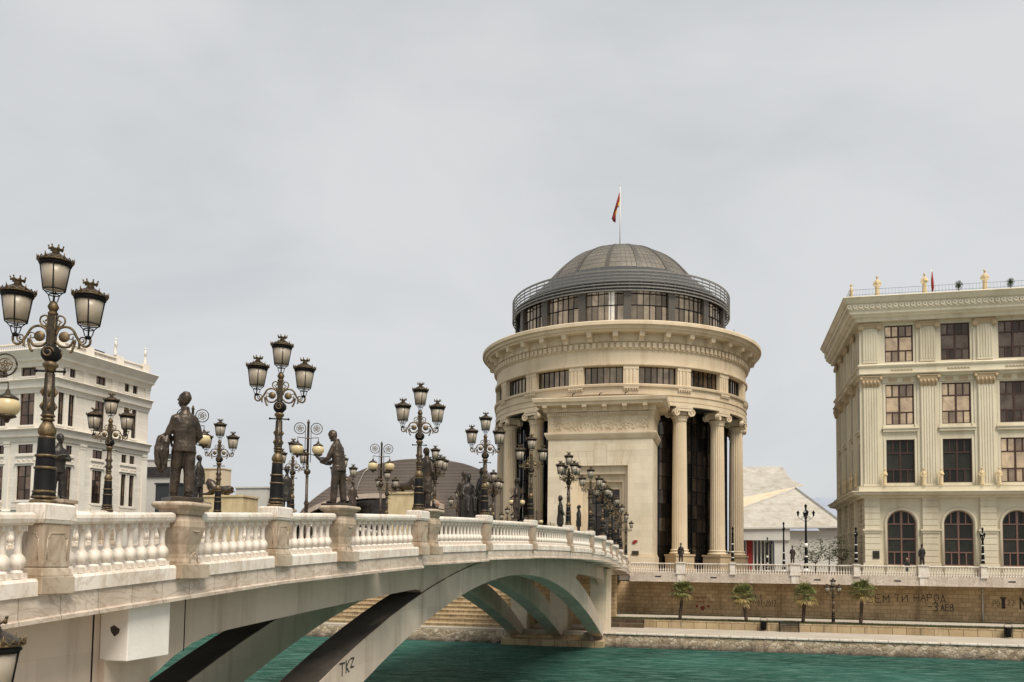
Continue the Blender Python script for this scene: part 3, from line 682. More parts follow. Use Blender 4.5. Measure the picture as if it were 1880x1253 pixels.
# ------------------------------------------------------------------ street lamps
def lantern(parent, x, y, z, near=True):
    n = 16 if near else 10
    fr = MB()
    for k in range(4):
        a = PI * 2 * k / 4 + .25 - PI / 2; fr.tube([(.24 * math.cos(a), .24 * math.sin(a), .66), (.178 * math.cos(a), .178 * math.sin(a), .24)], .011, 5)
        fr.tube([(.178 * math.cos(a), .178 * math.sin(a), .24), (.09 * math.cos(a), .09 * math.sin(a), .15), (.055 * math.cos(a), .055 * math.sin(a), .03)], .009, 4)
    for r, z0, q in ((.178, .235, .011), (.238, .66, .014), (.08, .15, .01), (.252, .69, .02)):
        fr.tube([(r * math.cos(PI * 2 * i / n), r * math.sin(PI * 2 * i / n), z0) for i in range(n + 1)], q, 5)
    fr.lathe([(.0, -.02), (.05, -.02), (.06, .02), (.03, .04)], 8)
    fr.lathe([(.245, .66), (.262, .68), (.262, .7), (.25, .735), (.27, .74)], n, cap=False)
    f = fr.build('lantern', M['black'], parent); f.location = (x, y, z); f.scale = (.88, .88, .89)
    g_ = MB(); g_.lathe([(.17, .25), (.204, .45), (.234, .66)], 20); g_.build('glass', M['opal'], f)
    l = MB(); l.lathe([(.28, .735), (.27, .76), (.22, .8), (.14, .85), (.085, .88), (.06, .9)], n); l.build('lid', M['brown_iron'], f)
    c = MB()
    c.lathe([(.06, .885), (.066, .91), (.05, .925), (.06, .94), (.11, .965)], 12)
    for k in range(7):
        a = 2 * PI * k / 7; c.tube([(.1 * math.cos(a), .1 * math.sin(a), .955), (.12 * math.cos(a), .12 * math.sin(a), 1.0)], [.03, .01], 4); c.sph((.122 * math.cos(a), .122 * math.sin(a), 1.012), .016, 5, 4)
    zig = []
    K = 18
    for k in range(K * 2 + 1):
        a = PI * k / K; zig.append((.285 * math.cos(a), .285 * math.sin(a), .735 if k % 2 else .79))
    c.tube(zig, .012, 4); c.tube([(.283 * math.cos(PI * k / 12), .283 * math.sin(PI * k / 12), .735) for k in range(25)], .013, 4)
    for k in range(6):
        a = PI * 2 * k / 6 + .3; c.tube([(.285 * math.cos(a), .285 * math.sin(a), .74), (.3 * math.cos(a), .3 * math.sin(a), .84)], [.022, .005], 4)
    c.build('crown', M['gold'], f)
    return f
def spiral(c, r0, r1, a0, turns, n=18, ax=None):
    return [(c[0] + (r0 + (r1 - r0) * i / n) * math.cos(a0 + turns * 2 * PI * i / n), 0, c[1] + (r0 + (r1 - r0) * i / n) * math.sin(a0 + turns * 2 * PI * i / n)) for i in range(n + 1)]
def arm(parent, ang):
    m_ = MB(); m_.M = Matrix.Rotation(ang, 4, 'Z')
    m_.tube(smooth([(.06, 0, 2.52), (.14, 0, 2.45), (.26, 0, 2.45), (.33, 0, 2.56), (.34, 0, 2.5), (.3, 0, 2.38), (.27, 0, 2.36)]), .02, 6)
    m_.tube(smooth([(.06, 0, 2.62), (.1, 0, 2.72), (.2, 0, 2.76), (.3, 0, 2.72), (.37, 0, 2.6), (.43, 0, 2.5), (.5, 0, 2.46), (.56, 0, 2.5), (.57, 0, 2.58)]), .02, 6)
    m_.tube(smooth([(.05, 0, 2.78), (.12, 0, 2.76), (.18, 0, 2.82), (.17, 0, 2.9), (.1, 0, 2.93), (.07, 0, 2.88), (.11, 0, 2.84)]), .014, 5)
    m_.tube([(.06, 0, 2.66), (.1, 0, 2.8), (.14, 0, 2.84)], .012, 5)
    m_.tube(spiral((.45, 2.56), .065, .015, -1.4, 1.4), .012, 5)
    m_.tube(spiral((.29, 2.6), .06, .02, 0, 1.1), .01, 5)
    m_.tube([(.4, 0, 2.55), (.41, 0, 2.44), (.38, 0, 2.42)], [.016, .02, .006], 5)
    m_.M = m_.M @ Matrix.Translation((.18, 0, 2.6)) @ Matrix.Rotation(PI / 2, 4, 'X')
    m_.lathe([(.001, -.012), (.08, -.012), (.085, 0), (.08, .012), (.001, .012)], 12)
    return m_.build('scroll_arm', M['gold'], parent)
def street_lamp(arms=(0, PI), lean=0):
    t = thing('street_lamp', (0, 0, 0), 'x', 'street lamp', 0, 'three-lantern lamps')
    fl = lambda a: 1 + .05 * math.cos(8 * a)
    p = MB(); p.lathe([(.165, .1), (.17, .13), (.15, .18), (.145, .54), (.14, .58), (.135, .72), (.13, .76), (.12, 1.0), (.1, 1.03)], 16)
    po = p.build('pole', M['black'], t)
    p = MB(); p.lathe([(.07, 1.3), (.08, 1.38), (.068, 2.02)], 24, rf=lambda a: 1 + .13 * math.cos(8 * a)); p.lathe([(.06, 2.02), (.06, 2.5)], 12); p.box(-.055, .055, -.055, .055, 2.44, 2.93); p.build('shaft', M['brown_iron'], po)
    p = MB()
    for z, r in ((.02, .19), (.1, .175), (.185, .16), (.55, .155), (.735, .15), (1.02, .115), (1.3, .09), (1.36, .095)):
        p.lathe([(r - .03, z - .025), (r, z - .018), (r + .012, z), (r, z + .018), (r - .03, z + .025)], 16)
    p.lathe([(.19, .0), (.2, .03), (.185, .06)], 16)
    p.lathe([(.09, 1.04), (.12, 1.08), (.125, 1.14), (.09, 1.22), (.06, 1.28)], 24, rf=lambda a: 1 + .1 * abs(math.cos(4 * a)))
    p.lathe([(.07, 2.05), (.08, 2.1), (.11, 2.13), (.11, 2.17), (.075, 2.2), (.07, 2.24)], 16); p.lathe([(.06, 2.93), (.08, 2.96), (.05, 3.0), (.055, 3.0), (.085, 3.06), (.05, 3.14)], 10)
    for k in range(4):
        a = PI / 2 * k + .4
        for z in (1.5, 1.72): p.tube([(.078 * math.cos(a), .078 * math.sin(a), z - .06), (.1 * math.cos(a), .1 * math.sin(a), z), (.078 * math.cos(a + .3), .078 * math.sin(a + .3), z + .09)], [.01, .03, .006], 5)
    for x in (-.058, .058): p.tube([(x, -.058, 2.46), (x, -.058, 2.92)], .006, 4)
    p.build('gilded_rings', M['gold'], t)
    p = MB(); p.sph((0, 0, 2.33), .145, 16, 10); p.tube([(-.2, 0, 2.055), (.2, 0, 2.055)], .016, 6); p.sph((-.21, 0, 2.055), .028, 6, 5); p.sph((.21, 0, 2.055), .028, 6, 5); b_ = p.build('ball', M['black'], t)
    p = MB(); p.M = Matrix.Translation((0, -.128, 2.33)) @ Matrix.Rotation(0, 4, 'Z'); p.tube(spiral((0, 0), .09, .02, 0, 1.5), .014, 5); p.M = Matrix.Rotation(2.2, 4, 'Z') @ p.M; p.tube(spiral((0, 0), .09, .02, 0, 1.5), .014, 5); p.build('ornament', M['gold'], b_)
    for a in arms: arm(t, a); lantern(t, .535 * math.cos(a), .535 * math.sin(a), 2.6)
    lantern(t, 0, 0, 3.12)
    return t
L3 = street_lamp(); L3T = None
L5 = street_lamp((0, PI / 2, PI, -PI / 2)); L5['group'] = 'five-lantern lamps'
def collect(o): return (o, [collect(c) for c in o.children_recursive if c.parent == o])
PT = {}
for o in list(COL.objects): PT.setdefault(o.parent, []).append(o)
def tree(o): return (o, [tree(c) for c in PT.get(o, [])])
L3T, L5T = tree(L3), tree(L5)
used = {}
def place(T, key, loc, rz, label, group=None, tilt=None, sc=1):
    if key not in used: used[key] = 1; o = T[0]
    else: o = copy_tree(T)
    o.location = loc; o.rotation_euler = (tilt[0] if tilt else 0, tilt[1] if tilt else 0, rz); o.scale = (sc, sc, sc); o['label'] = label
    if group: o['group'] = group
    return o
for i, Y in enumerate(LY):
    if i == 0: continue
    p = near(Y, -.04 if i == 1 else .02); five = i in (6, 8)
    a = .12 if not five else .5
    lab = ['tall black and gold three-lantern lamp nearest the camera at far left', 'three-lantern lamp on the bridge rail between the coat statue and the book-reading statue', 'three-lantern lamp on the bridge rail beside the grey arched roof', 'three-lantern lamp beside the seated bronze group'][i - 1] if i < 5 else ('%s lamp from the left along the river-side rail of the bridge' % ordinal(i - 1) + (', with five lanterns' if five else ''))
    place(L5T if five else L3T, 'L5' if five else 'L3', (p.x, p.y, capz(Y)), a, lab, tilt=(0, .003 if i == 1 else (.01 if i == 2 else 0)))
fi = 0
for i in range(1, len(LY)):
    Y = LY[i]; p = far(Y, -.1)
    u = p.x / p.y
    if u < -.62: continue
    fi += 1
    place(L3T, 'L3', (p.x, p.y, capz(Y)), .1, '%s lamp from the left along the far-side rail of the bridge' % ordinal(fi - 1), group='three-lantern lamps on the far rail')
for px, Y, lab in ((797, 44.8, 'five-lantern lamp on the bridge roadway before the grey arched roof'), (905, 56, 'five-lantern lamp on the bridge roadway before the leftmost rotunda columns')):
    q = at(px, 950, Y); place(L5T, 'L5', (q.x, q.y, capz(Y) - 0.05), .6, lab)
def far_edge_lamp(px, Y, zb, lab, sc=1, rz=.2):
    q = at(px, 900, Y); place(L3T, 'L3', (q.x, q.y, zb), rz, lab, group='small lamps beyond the bridge', sc=sc)
far_edge_lamp(288, 66, 6.8, 'small lamp standing at the foot of the white building corner', .78)
far_edge_lamp(829, 100, 6.6, 'small lamp before the grey roof, left of the seated group', 1.05)
far_edge_lamp(929, 118, 6.6, 'small single lamp before the left rotunda columns', 1.0)
# lamp cut by the lower left corner of the picture
q = at(-120, 1180, 8.0)
place(L3T, 'L3', (q.x, q.y, EZ - (1135 - 1026) * 8 / 1600 - 3.5), 0.0, 'lamp head cut off by the lower left corner, seen from above', group='lower quay lamps')
# lamp on the lower bank
s, z = QP(1530, 1142, -6.8); q = Q(s, -6.8, 1.96)
LB = street_lamp((.3, PI * .5, PI + .3)); LB['group'] = 'lower quay lamps'; LBT = tree(LB)
place(LBT, 'LB', q, QA, 'grey-brown lamp post standing in the grass strip among the palms', sc=1.08)
# double-globe lamps
def globe_lamp():
    t = thing('globe_lamp', (0, 0, 0), 'x', 'street lamp', 0, 'globe lamps along the middle of the bridge')
    p = MB(); p.lathe([(.14, 0), (.14, .2), (.1, .3), (.11, .5), (.07, .6), (.065, 1.2), (.09, 1.3), (.05, 1.4), (.05, 2.3)], 12); p.sph((0, 0, 2.42), .12, 12, 8); p.lathe([(.045, 2.5), (.04, 4.15), (.055, 4.18), (.02, 4.3)], 10); p.build('pole', M['brown_iron'], t)
    p = MB()
    for z in (2.62, 3.08, 3.62): p.lathe([(.04, z - .03), (.075, z), (.04, z + .03)], 10)
    for z, r in ((.25, .13), (.62, .09), (1.28, .1), (2.27, .07)): p.lathe([(r - .03, z - .03), (r, z), (r - .03, z + .03)], 12)
    p.build('gilded_rings', M['gold'], t)
    for sx in (-1, 1):
        p = MB(); c = (sx * .29, 3.98)
        p.tube([(c[0] + .2 * math.cos(a), 0, c[1] + .2 * math.sin(a)) for a in [PI * 2 * i / 20 for i in range(21)]], .016, 5)
        p.tube([(sx * .1, 0, 2.75), (sx * .1, 0, 3.98)], .014, 5); p.tube([(0, 0, 3.62), (sx * .36, 0, 3.66)], .014, 5); p.tube([(0, 0, 3.08), (sx * .36, 0, 2.98)], .014, 5)
        p.tube([(sx * .36, 0, 3.5), (sx * .36, 0, 3.66)], .012, 5)
        r = p.build('scroll_ring', M['brown_iron'], t)
        p = MB(); p.tube([(c[0] + .12 * math.cos(a), 0, c[1] + .12 * math.sin(a)) for a in [PI * 2 * i / 16 for i in range(17)]], .01, 5)
        for k in range(5):
            a = 2 * PI * k / 5; p.tube(spiral((c[0] + .05 * math.cos(a), c[1] + .05 * math.sin(a)), .045, .01, a, 1.1, 8), .011, 4)
        p.build('rosette', M['gold'], r)
        p = MB(); p.sph((sx * .36, 0, 3.22), (.215, .215, .2), 18, 12); gl = p.build('globe', M['globe'], t)
        p = MB(); p.lathe([(.17, 3.34), (.19, 3.37), (.12, 3.42), (.05, 3.46), (.03, 3.53)], 14, c=(sx * .36, 0, 0)); p.lathe([(.15, 3.06), (.16, 3.03), (.06, 2.99), (.03, 2.92)], 14, c=(sx * .36, 0, 0)); p.build('globe_cap', M['brown_iron'], gl)
    return t
GLT = None; gl0 = globe_lamp(); PT = {}
for o in list(COL.objects): PT.setdefault(o.parent, []).append(o)
GLT = tree(gl0)
for px, Y, lab in ((-34, 15.6, 'globe lamp cut off by the left edge of the picture'), (349, 27.7, 'globe lamp behind the statue with the draped coat'), (563, 31, 'globe lamp just left of the book-reading statue'), (699, 38, 'globe lamp right of the book-reading statue'), (949, 60, 'globe lamp behind the bronze figure before the left rotunda columns'), (986, 78, 'globe lamp at the left edge of the rotunda portal'), (1011, 88, 'farthest tiny globe lamp, low before the portal wall')):
    q = at(px, 900, Y); top = {-19: 640}.get(px, 0)
    dz = capz(Y) - 1.0 if px > 0 else 6.72
    place(GLT, 'GL', (q.x, q.y, dz + (.9 if px in (349, 563, 699) else 0) * 0), .15, lab)
# banded lamps on the upper quay
def banded(h, arms, label, s, t, zb, sc=1, base=True):
    o = thing('banded_lamp', Q(s, t, zb), label, 'street lamp', QA, 'black and white banded lamps on the quay'); o.scale = (sc,) * 3
    p = MB(); p.lathe([(.2, .25), (.16, .5), (.14, 1.2), (.1, 2.4), (.07, h - .4)], 10); p.build('pole', M['black'], o)
    p = MB()
    for z, w_ in ((.55, .1), (1.15, .12), (2.0, .3 if arms > 2 else .08), (h - .75, .07)): p.lathe([(.12, z), (.165, z + .02), (.165, z + w_), (.12, z + w_ + .02)], 10)
    if base: p.lathe([(.34, .0), (.34, .1), (.22, .2), (.16, .3)], 10)
    p.build('white_band', M['whitepaint'], o)
    for k in range(arms):
        a = 2 * PI * k / arms + (.1 if arms > 1 else 0); a = a if arms != 2 else PI / 2 + PI * k
        q = MB(); q.M = Matrix.Rotation(a, 4, 'Z'); q.tube([(.06, 0, h - 1.5), (.25, 0, h - 1.35), (.45, 0, h - 1.25), (.62, 0, h - 1.05)], .02, 5); q.tube(spiral((.24, h - 1.15), .14, .03, -1, 1.4, 12), .014, 4); q.build('scroll_arm', M['black'], o)
    for k in range(arms + 1):
        a = 2 * PI * k / arms + (.1 if arms > 1 else 0); a = a if arms != 2 else PI / 2 + PI * k
        x, y, z = (.62 * math.cos(a), .62 * math.sin(a), h - 1.05) if k < arms else (0, 0, h - .5)
        q = MB(); q.lathe([(.04, 0), (.1, .28), (.12, .3), (.13, .33), (.06, .42), (.015, .5)], 6); q.build('lantern', M['black'], o).location = (x, y, z)
    return o
banded(5.6, 4, 'tall banded lamp with four black lanterns left of the sand-coloured building', QP(1480, 1030, 5)[0], 5, 6.85, 1.32)
banded(5.4, 2, 'middle-sized banded lamp before the white tent-roofed building', QP(1439, 1030, 8)[0], 8, 6.75, 1.05)
banded(5.0, 4, 'smallest banded lamp beside the red-curtained doorway', QP(1409, 1030, 16)[0], 16, 6.7, .85)
for px, lab in ((1345, 'slim banded lamp post in front of the last rotunda column'), (1572, 'slim banded lamp post before the corner of the sand-coloured building'), (1805, 'slim banded lamp post at the right between two arched windows')):
    o = banded(3.9, 2, lab, QP(px, 1040, 0)[0], 0, 7.6, 1, base=False)
# ------------------------------------------------------------------ figures
def loft(mb, secs, n=16):
    R = []
    for (cx, cy, z, rx, ry) in secs: R.append([(cx + rx * math.cos(2 * PI * j / n), cy + ry * math.sin(2 * PI * j / n), z) for j in range(n)])
    mb.rings(R)
def hand(mb, p, d, r=.04):
    p = Vector(p); d = Vector(d).normalized(); s_ = d.orthogonal().normalized(); u_ = d.cross(s_)
    mb.tube([p, p + d * .05, p + d * .09], [.026, .04, .034], 8, sq=.6)
    for k in range(4):
        o = u_ * ((k - 1.5) * .019); L = (.06, .075, .07, .052)[k]
        mb.tube([p + d * .08 + o, p + d * (.08 + L * .5) + o + s_ * .006, p + d * (.08 + L) + o + s_ * .022], [.0105, .0095, .008], 6)
    mb.tube([p + d * .03 + u_ * .03, p + d * .06 + u_ * .055, p + d * .085 + u_ * .055 + s_ * .015], [.013, .012, .009], 6)
def figure(H=2.0, feet=((-.13, .03), (.13, -.05)), lh=((-.26, .05, 1.18), (-.22, .12, .95)), rh=((.26, .05, 1.18), (.22, .12, .95)), coat=(.78, .21, .16), head=(0, 0), lean=0, hat=0, robe=0, seated=0, extra=None, vox=.016, sag=0, beard=0):
    "front = +y.  lh/rh = (elbow, hand) positions"
    mb = MB(); hz = .95; 
    if seated: hz = .55
    dz = hz - .95
    for k, (fx, fy) in enumerate(feet):
        sx = -1 if k == 0 else 1
        hip = (sx * .09, 0, hz)
        if seated: knee = (sx * .13, .42, .52); fy = fy + .42
        else: knee = (sx * .1 * .4 + fx * .6, fy * .55 + .02, .5)
        if not robe:
            mb.tube([(hip[0], hip[1], hip[2] + .02), ((hip[0] + knee[0]) / 2, (hip[1] + knee[1]) / 2, (hip[2] + knee[2]) / 2), knee, ((knee[0] + fx) / 2, (knee[1] + fy) / 2, .3), (fx, fy, .09)], [.125, .118, .098, .092, .085], 12)
            mb.tube([(fx, fy, .085), (fx, fy + .02, .02)], [.075, .08], 10)
        mb.tube([(fx, fy - .07, .05), (fx, fy + .05, .055), (fx * 1.1, fy + .14, .04), (fx * 1.15, fy + .2, .035)], [.045, .05, .045, .025], 10)
    ly = lean
    T = lambda z: ly * (z + dz - hz) 
    secs = [(.88, .18, .135), (.97, .19, .14), (1.1, .185, .135), (1.25, .2, .15), (1.38, .212, .15), (1.48, .195, .135), (1.55, .15, .11), (1.6, .09, .09), (1.7, .075, .078)]
    loft(mb, [(0, T(z), z + dz, a, c) for z, a, c in secs])
    if coat:
        hem, a, c = coat; mb_s = [(hem + dz * (0 if robe else 1), a, c), (hem + (1.05 - hem) * .5 + dz, a * .94, c * .98), (1.05 + dz, .198, .15), (1.25 + dz, .212, .155)]
        loft(mb, [(0, T(z - dz) * (.5 if z < 1.1 else 1), max(z, .02), x, y) for z, x, y in mb_s])
    if robe:
        loft(mb, [(0, 0, .03, .2, .18), (0, 0, .3, .19, .16), (0, 0, .7, .18, .14), (0, 0, 1.0, .17, .13)])
        for k in range(9):
            a = 2 * PI * k / 9; mb.tube([(.19 * math.cos(a), .17 * math.sin(a), .04), (.15 * math.cos(a), .12 * math.sin(a), .95)], [.035, .015], 6)
    for sgn, (el, hd) in ((-1, lh), (1, rh)):
        sh = (sgn * .172, T(1.47), 1.47 + dz); el = (el[0], el[1] + T(1.2), el[2] + dz); hd = (hd[0], hd[1] + T(1.2), hd[2] + dz)
        mid = lambda p, q: tuple((a + b_) / 2 for a, b_ in zip(p, q))
        mb.tube([(sgn * .13, T(1.48), 1.49 + dz), sh, mid(sh, el), el, mid(el, hd), hd], [.075, .08, .074, .068, .06, .05], 12)
        hand(mb, hd, Vector(hd) - Vector(el))
    # head
    hx, hy = head; hm = Matrix.Translation((0, T(1.62) + .01, 1.7 + dz)) @ Matrix.Rotation(hx, 4, 'Z') @ Matrix.Rotation(-hy, 4, 'X') @ Matrix.Scale(1.2, 4); old = mb.M; mb.M = hm
    mb.sph((0, -.005, .12), (.078, .098, .105), 16, 12); mb.sph((0, .03, .06), (.056, .065, .07), 12, 8)
    mb.sph((0, .045, .015), (.034, .035, .028), 10, 6); mb.tube([(0, .085, .13), (0, .118, .085), (0, .09, .075)], [.012, .018, .014], 8)
    mb.tube([(-.05, .082, .135), (0, .09, .14), (.05, .082, .135)], .013, 6); mb.tube([(-.025, .09, .045), (.025, .09, .045)], .012, 6)
    for sx in (-1, 1): mb.sph((sx * .08, -.005, .1), (.012, .025, .035), 8, 6)
    mb.sph((0, -.03, .14), (.087, .093, .1), 14, 10)
    for k in range(8):
        a = .78 * k; mb.sph((.05 * math.cos(a), -.03 + .055 * math.sin(a), .185), .035, 8, 6)
    if hat: mb.lathe([(.13, .17), (.135, .185), (.09, .2), (.085, .27), (.05, .3)], 14)
    if beard: mb.tube([(0, .07, .03), (0, .075, -.04)], [.04, .02], 8)
    mb.M = old
    mb.tube([(-.02, T(1.3) + .12, 1.3 + dz), (0, T(1.3) + .14, 1.1 + dz), (.01, .14, .85 + dz)], .012, 5)
    # lapels, cuffs, folds
    for sx in (-1, 1):
        mb.tube([(sx * .07, T(1.55) + .07, 1.56 + dz), (sx * .09, T(1.4) + .125, 1.42 + dz), (sx * .02, T(1.2) + .14, 1.2 + dz)], [.018, .022, .012], 6)
        if coat: mb.tube([(sx * .1, -.13, coat[0] + dz), (sx * .05, T(1.2) - .13, 1.2 + dz)], .012, 5)
    if extra: extra(mb)
    me = bpy.data.meshes.new('fig'); me.from_pydata(mb.v, [], mb.f); o = bpy.data.objects.new('fig', me); COL.objects.link(o)
    k = H / 1.93
    o.scale = (k,) * 3; me.transform(Matrix.Diagonal((k, k, k, 1))); o.scale = (1, 1, 1)
    r = o.modifiers.new('r', 'REMESH'); r.mode = 'VOXEL'; r.voxel_size = vox
    s_ = o.modifiers.new('s', 'SMOOTH'); s_.factor = .6; s_.iterations = 5 if vox < .02 else 2
    tx = bpy.data.textures.new('cloth', 'CLOUDS'); tx.noise_scale = .16; tx.noise_depth = 2
    d = o.modifiers.new('d', 'DISPLACE'); d.texture = tx; d.strength = .03; d.mid_level = .5
    dg = bpy.context.evaluated_depsgraph_get(); out_ = bpy.data.meshes.new_from_object(o.evaluated_get(dg)); out_.name = 'figure'
    out_.polygons.foreach_set('use_smooth', [True] * len(out_.polygons))
    bpy.data.objects.remove(o); return out_
def put(mesh, name, loc, face, mat, label, cat='statue', group=None, sc=1, plinth=0):
    "face = world angle the figure looks along"
    me = mesh
    if not me.materials: me.materials.append(mat)
    o = bpy.data.objects.new('body' if plinth else name, me); COL.objects.link(o)
    if plinth:
        t = thing(name, loc, label, cat, face - PI / 2, group, sc); o.parent = t; o.location = (0, 0, plinth)
        p = MB(); p.box(-.3, .3, -.33, .33, 0, plinth); p.build('bronze_base', mat, t, bevel=.01); return t
    o.location = loc; o.rotation_euler = (0, 0, face - PI / 2); o.scale = (sc,) * 3
    return tag(o, label, cat, group)
B = M['bronze']
def coat_drape(mb):
    mb.tube([(-.3, .1, 1.16), (-.36, .12, 1.1), (-.4, .1, .9), (-.4, .08, .62), (-.36, .1, .45)], [.05, .09, .11, .1, .03], 10, sq=.6)
    mb.tube([(-.3, .02, 1.14), (-.33, -.02, 1.0), (-.35, 0, .8), (-.34, 0, .58)], [.04, .07, .06, .02], 8, sq=.7)
    for k in range(6):
        a = k * 1.05; mb.tube([(-.34 + .06 * math.cos(a), .08 + .07 * math.sin(a), 1.12), (-.37 + .1 * math.cos(a), .08 + .12 * math.sin(a), .85), (-.36 + .08 * math.cos(a + .5), .08 + .1 * math.sin(a + .5), .5 - .05 * math.sin(k * 2))], [.025, .035, .012], 6)
def bookx(mb):
    M0 = mb.M; mb.M = Matrix.Translation((0, .47, 1.13)) @ Matrix.Rotation(.75, 4, 'X')
    mb.box(-.17, -.005, -.12, .12, 0, .035); mb.box(.005, .17, -.12, .12, 0, .035); mb.M = M0
FA = figure(2.0, feet=((-.12, .12), (.1, -.04)), lh=((-.29, .04, 1.17), (-.2, .16, 1.05)), rh=((.29, .04, 1.17), (.17, .22, 1.0)), coat=(.84, .225, .175), head=(.55, .25), extra=coat_drape, vox=.011)
FB = figure(1.95, feet=((-.13, .06), (.16, -.06)), lh=((-.26, .12, 1.17), (-.12, .4, 1.1)), rh=((.26, .12, 1.17), (.12, .4, 1.1)), coat=(.84, .215, .17), head=(0, .95), lean=.13, vox=.011)
FC = figure(1.9, lh=((-.27, -.06, 1.18), (-.1, -.2, 1.0)), rh=((.27, -.06, 1.18), (.12, -.2, .98)), coat=(.38, .25, .2), hat=1, vox=.016)
FD = figure(1.9, lh=((-.27, .1, 1.2), (-.08, .26, 1.22)), rh=((.27, .1, 1.2), (.08, .26, 1.3)), coat=(.8, .2, .15), head=(0, .25), vox=.016)
FE = figure(1.9, lh=((-.28, -.02, 1.17), (-.2, .22, 1.05)), rh=((.28, -.02, 1.17), (.25, .1, .92)), coat=(.5, .24, .19), beard=1, vox=.018)
FF = figure(1.9, lh=((-.3, .02, 1.16), (-.27, .06, .9)), rh=((.3, 0, 1.16), (.28, .08, .9)), coat=(.6, .22, .17), vox=.018)
FG = figure(1.9, feet=((-.14, .0), (.15, .05)), lh=((-.26, .1, 1.15), (-.05, .3, .95)), rh=((.26, .1, 1.15), (.1, .32, .98)), seated=1, coat=None, head=(0, .35), vox=.018)
FR = figure(2.0, lh=((-.28, .04, 1.2), (-.08, .2, 1.25)), rh=((.28, .04, 1.18), (.22, .16, 1.0)), coat=None, robe=1, vox=.03)
FR2 = figure(2.0, lh=((-.33, -.02, 1.2), (-.2, .06, 1.02)), rh=((.33, -.02, 1.2), (.2, .06, 1.02)), coat=None, robe=1, vox=.03)
IN = PI / 2 + .4     # looking towards the middle of the bridge
def on_near(Y, o=0): p = near(Y, o); return p
PTOP = 1.21 - 1.15
p = near(16.65); put(FA, 'statue', (p.x, p.y, capz(16.65) + PTOP), math.radians(128), B, 'large bronze statue of a man seen from behind with a coat draped over his arm', plinth=.09)
p = near(22.75); put(FB, 'statue', (p.x - .05, p.y, capz(22.75) + PTOP), math.radians(158), B, 'bronze statue of a man in a suit bending his head over an open book', plinth=.06)
sB = [o for o in COL.objects if o.get('label', '').startswith('bronze statue of a man in a suit bending')][0]
w = MB(); w.M = Matrix.Translation((0, .5, 1.2)) @ Matrix.Rotation(.7, 4, 'X')
w.hexa([(-.2, -.15, 0), (0, -.15, -.02), (0, .15, -.02), (-.2, .15, 0)], [(-.2, -.15, .05), (0, -.15, .03), (0, .15, .03), (-.2, .15, .05)]); w.hexa([(0, -.15, -.02), (.2, -.15, 0), (.2, .15, 0), (0, .15, -.02)], [(0, -.15, .03), (.2, -.15, .05), (.2, .15, .05), (0, .15, .03)])
w.build('book', M['bronze_dark'], sB)
p = near(27.92, 0.0); put(FE, 'statue', (p.x - .1, p.y, capz(27.92) + PTOP), math.radians(60), B, 'bronze statue half hidden behind the third river-side lamp', plinth=.05)
def near_statue(me, px, ytop, lab, face, inset=-.8, h=1.9, n='statue'):
    Y = unear(px, inset); p = near(Y, inset); zt = at(px, ytop, p.y).z
    put(me, n, (p.x, p.y, zt - h), face, M['bronze_dark'], lab, group='bronze statues along the bridge', sc=1)
    t = MB(); return (p, zt - h)
for me, px, yt, lab, fc in ((FE, 948, 880, 'bronze figure on the bridge before the left rotunda columns', 3.0), (FC.copy(), 1029, 914, 'bronze robed figure on the bridge before the pale portal wall', 2.9), (FF, 1063, 929, 'bronze figure leaning forward left of the rotunda doorway', 3.3), (FD, 1090, 943, 'bronze figure in front of the rotunda doorway', 2.5), (FC.copy(), 1111, 958, 'small bronze figure right of the doorway among the lamp posts', 2.6), (FF, 1131, 975, 'small bronze figure near the far end of the bridge rail', 2.4), (FE, 1143, 987, 'smallest and last bronze figure at the far end of the bridge', 2.6)):
    near_statue(me, px, yt, lab, fc)
# seated group
Yg = unear(855, -.9); p = near(Yg, -.9); zt = at(880, 862, p.y).z
gz = zt - 1.9
def gput(me, dx, dy, dz, fc, lab):
    q = p + BD.xy * dy + Vector((1, 0)) * dx; put(me, 'statue', (q.x, q.y, gz + dz), fc, M['bronze_dark'], lab, group='bronze group of three figures')
gput(FF, .6, 0, .02, 2.6, 'standing bronze figure at the right of the group of three'); gput(FG, .12, -.2, .15, -1.2, 'seated bronze figure with a map on his knees in the group of three'); gput(FE, -.22, .35, -.1, -1.0, 'standing bronze figure behind the seated one in the group of three')
w = MB(); w.box(-.3, .3, -.3, .3, 0, .55 + .15); o = w.build('stone_seat', M['bronze_dark']); o.location = (p.x + .12, p.y - .25, gz - .05); tag(o, 'dark block under the seated bronze figure', 'seat')
# far-side statues
for me, px, yt, Y, lab, fc in ((FD, 110, 800, 25.6, 'bronze statue with folded arms just right of the nearest lamp', -.6), (FF, 366, 838, 36, 'bronze statue with an open hand behind the coat statue', -.3), (FC.copy(), 527, 862, 41, 'bronze statue in a long coat and hat right of the second lamp', -.9), (FE, 648, 884, 47, 'bronze statue half hidden right of the book-reading statue', -.7)):
    q = at(px, yt, Y); put(me, 'statue', (q.x, q.y, q.z - 1.9), fc, M['bronze_dark'], lab, group='bronze statues on the far side of the bridge')
    pd = MB(); pd.box(-.35, .35, -.35, .35, 0, 1.15); pd.box(-.42, .42, -.42, .42, 1.05, 1.15); o = pd.build('statue_pedestal', M['pedestal']); o.location = (q.x, q.y, q.z - 1.9 - 1.15); tag(o, 'stone pedestal under the ' + lab.replace('bronze ', ''), 'pedestal')
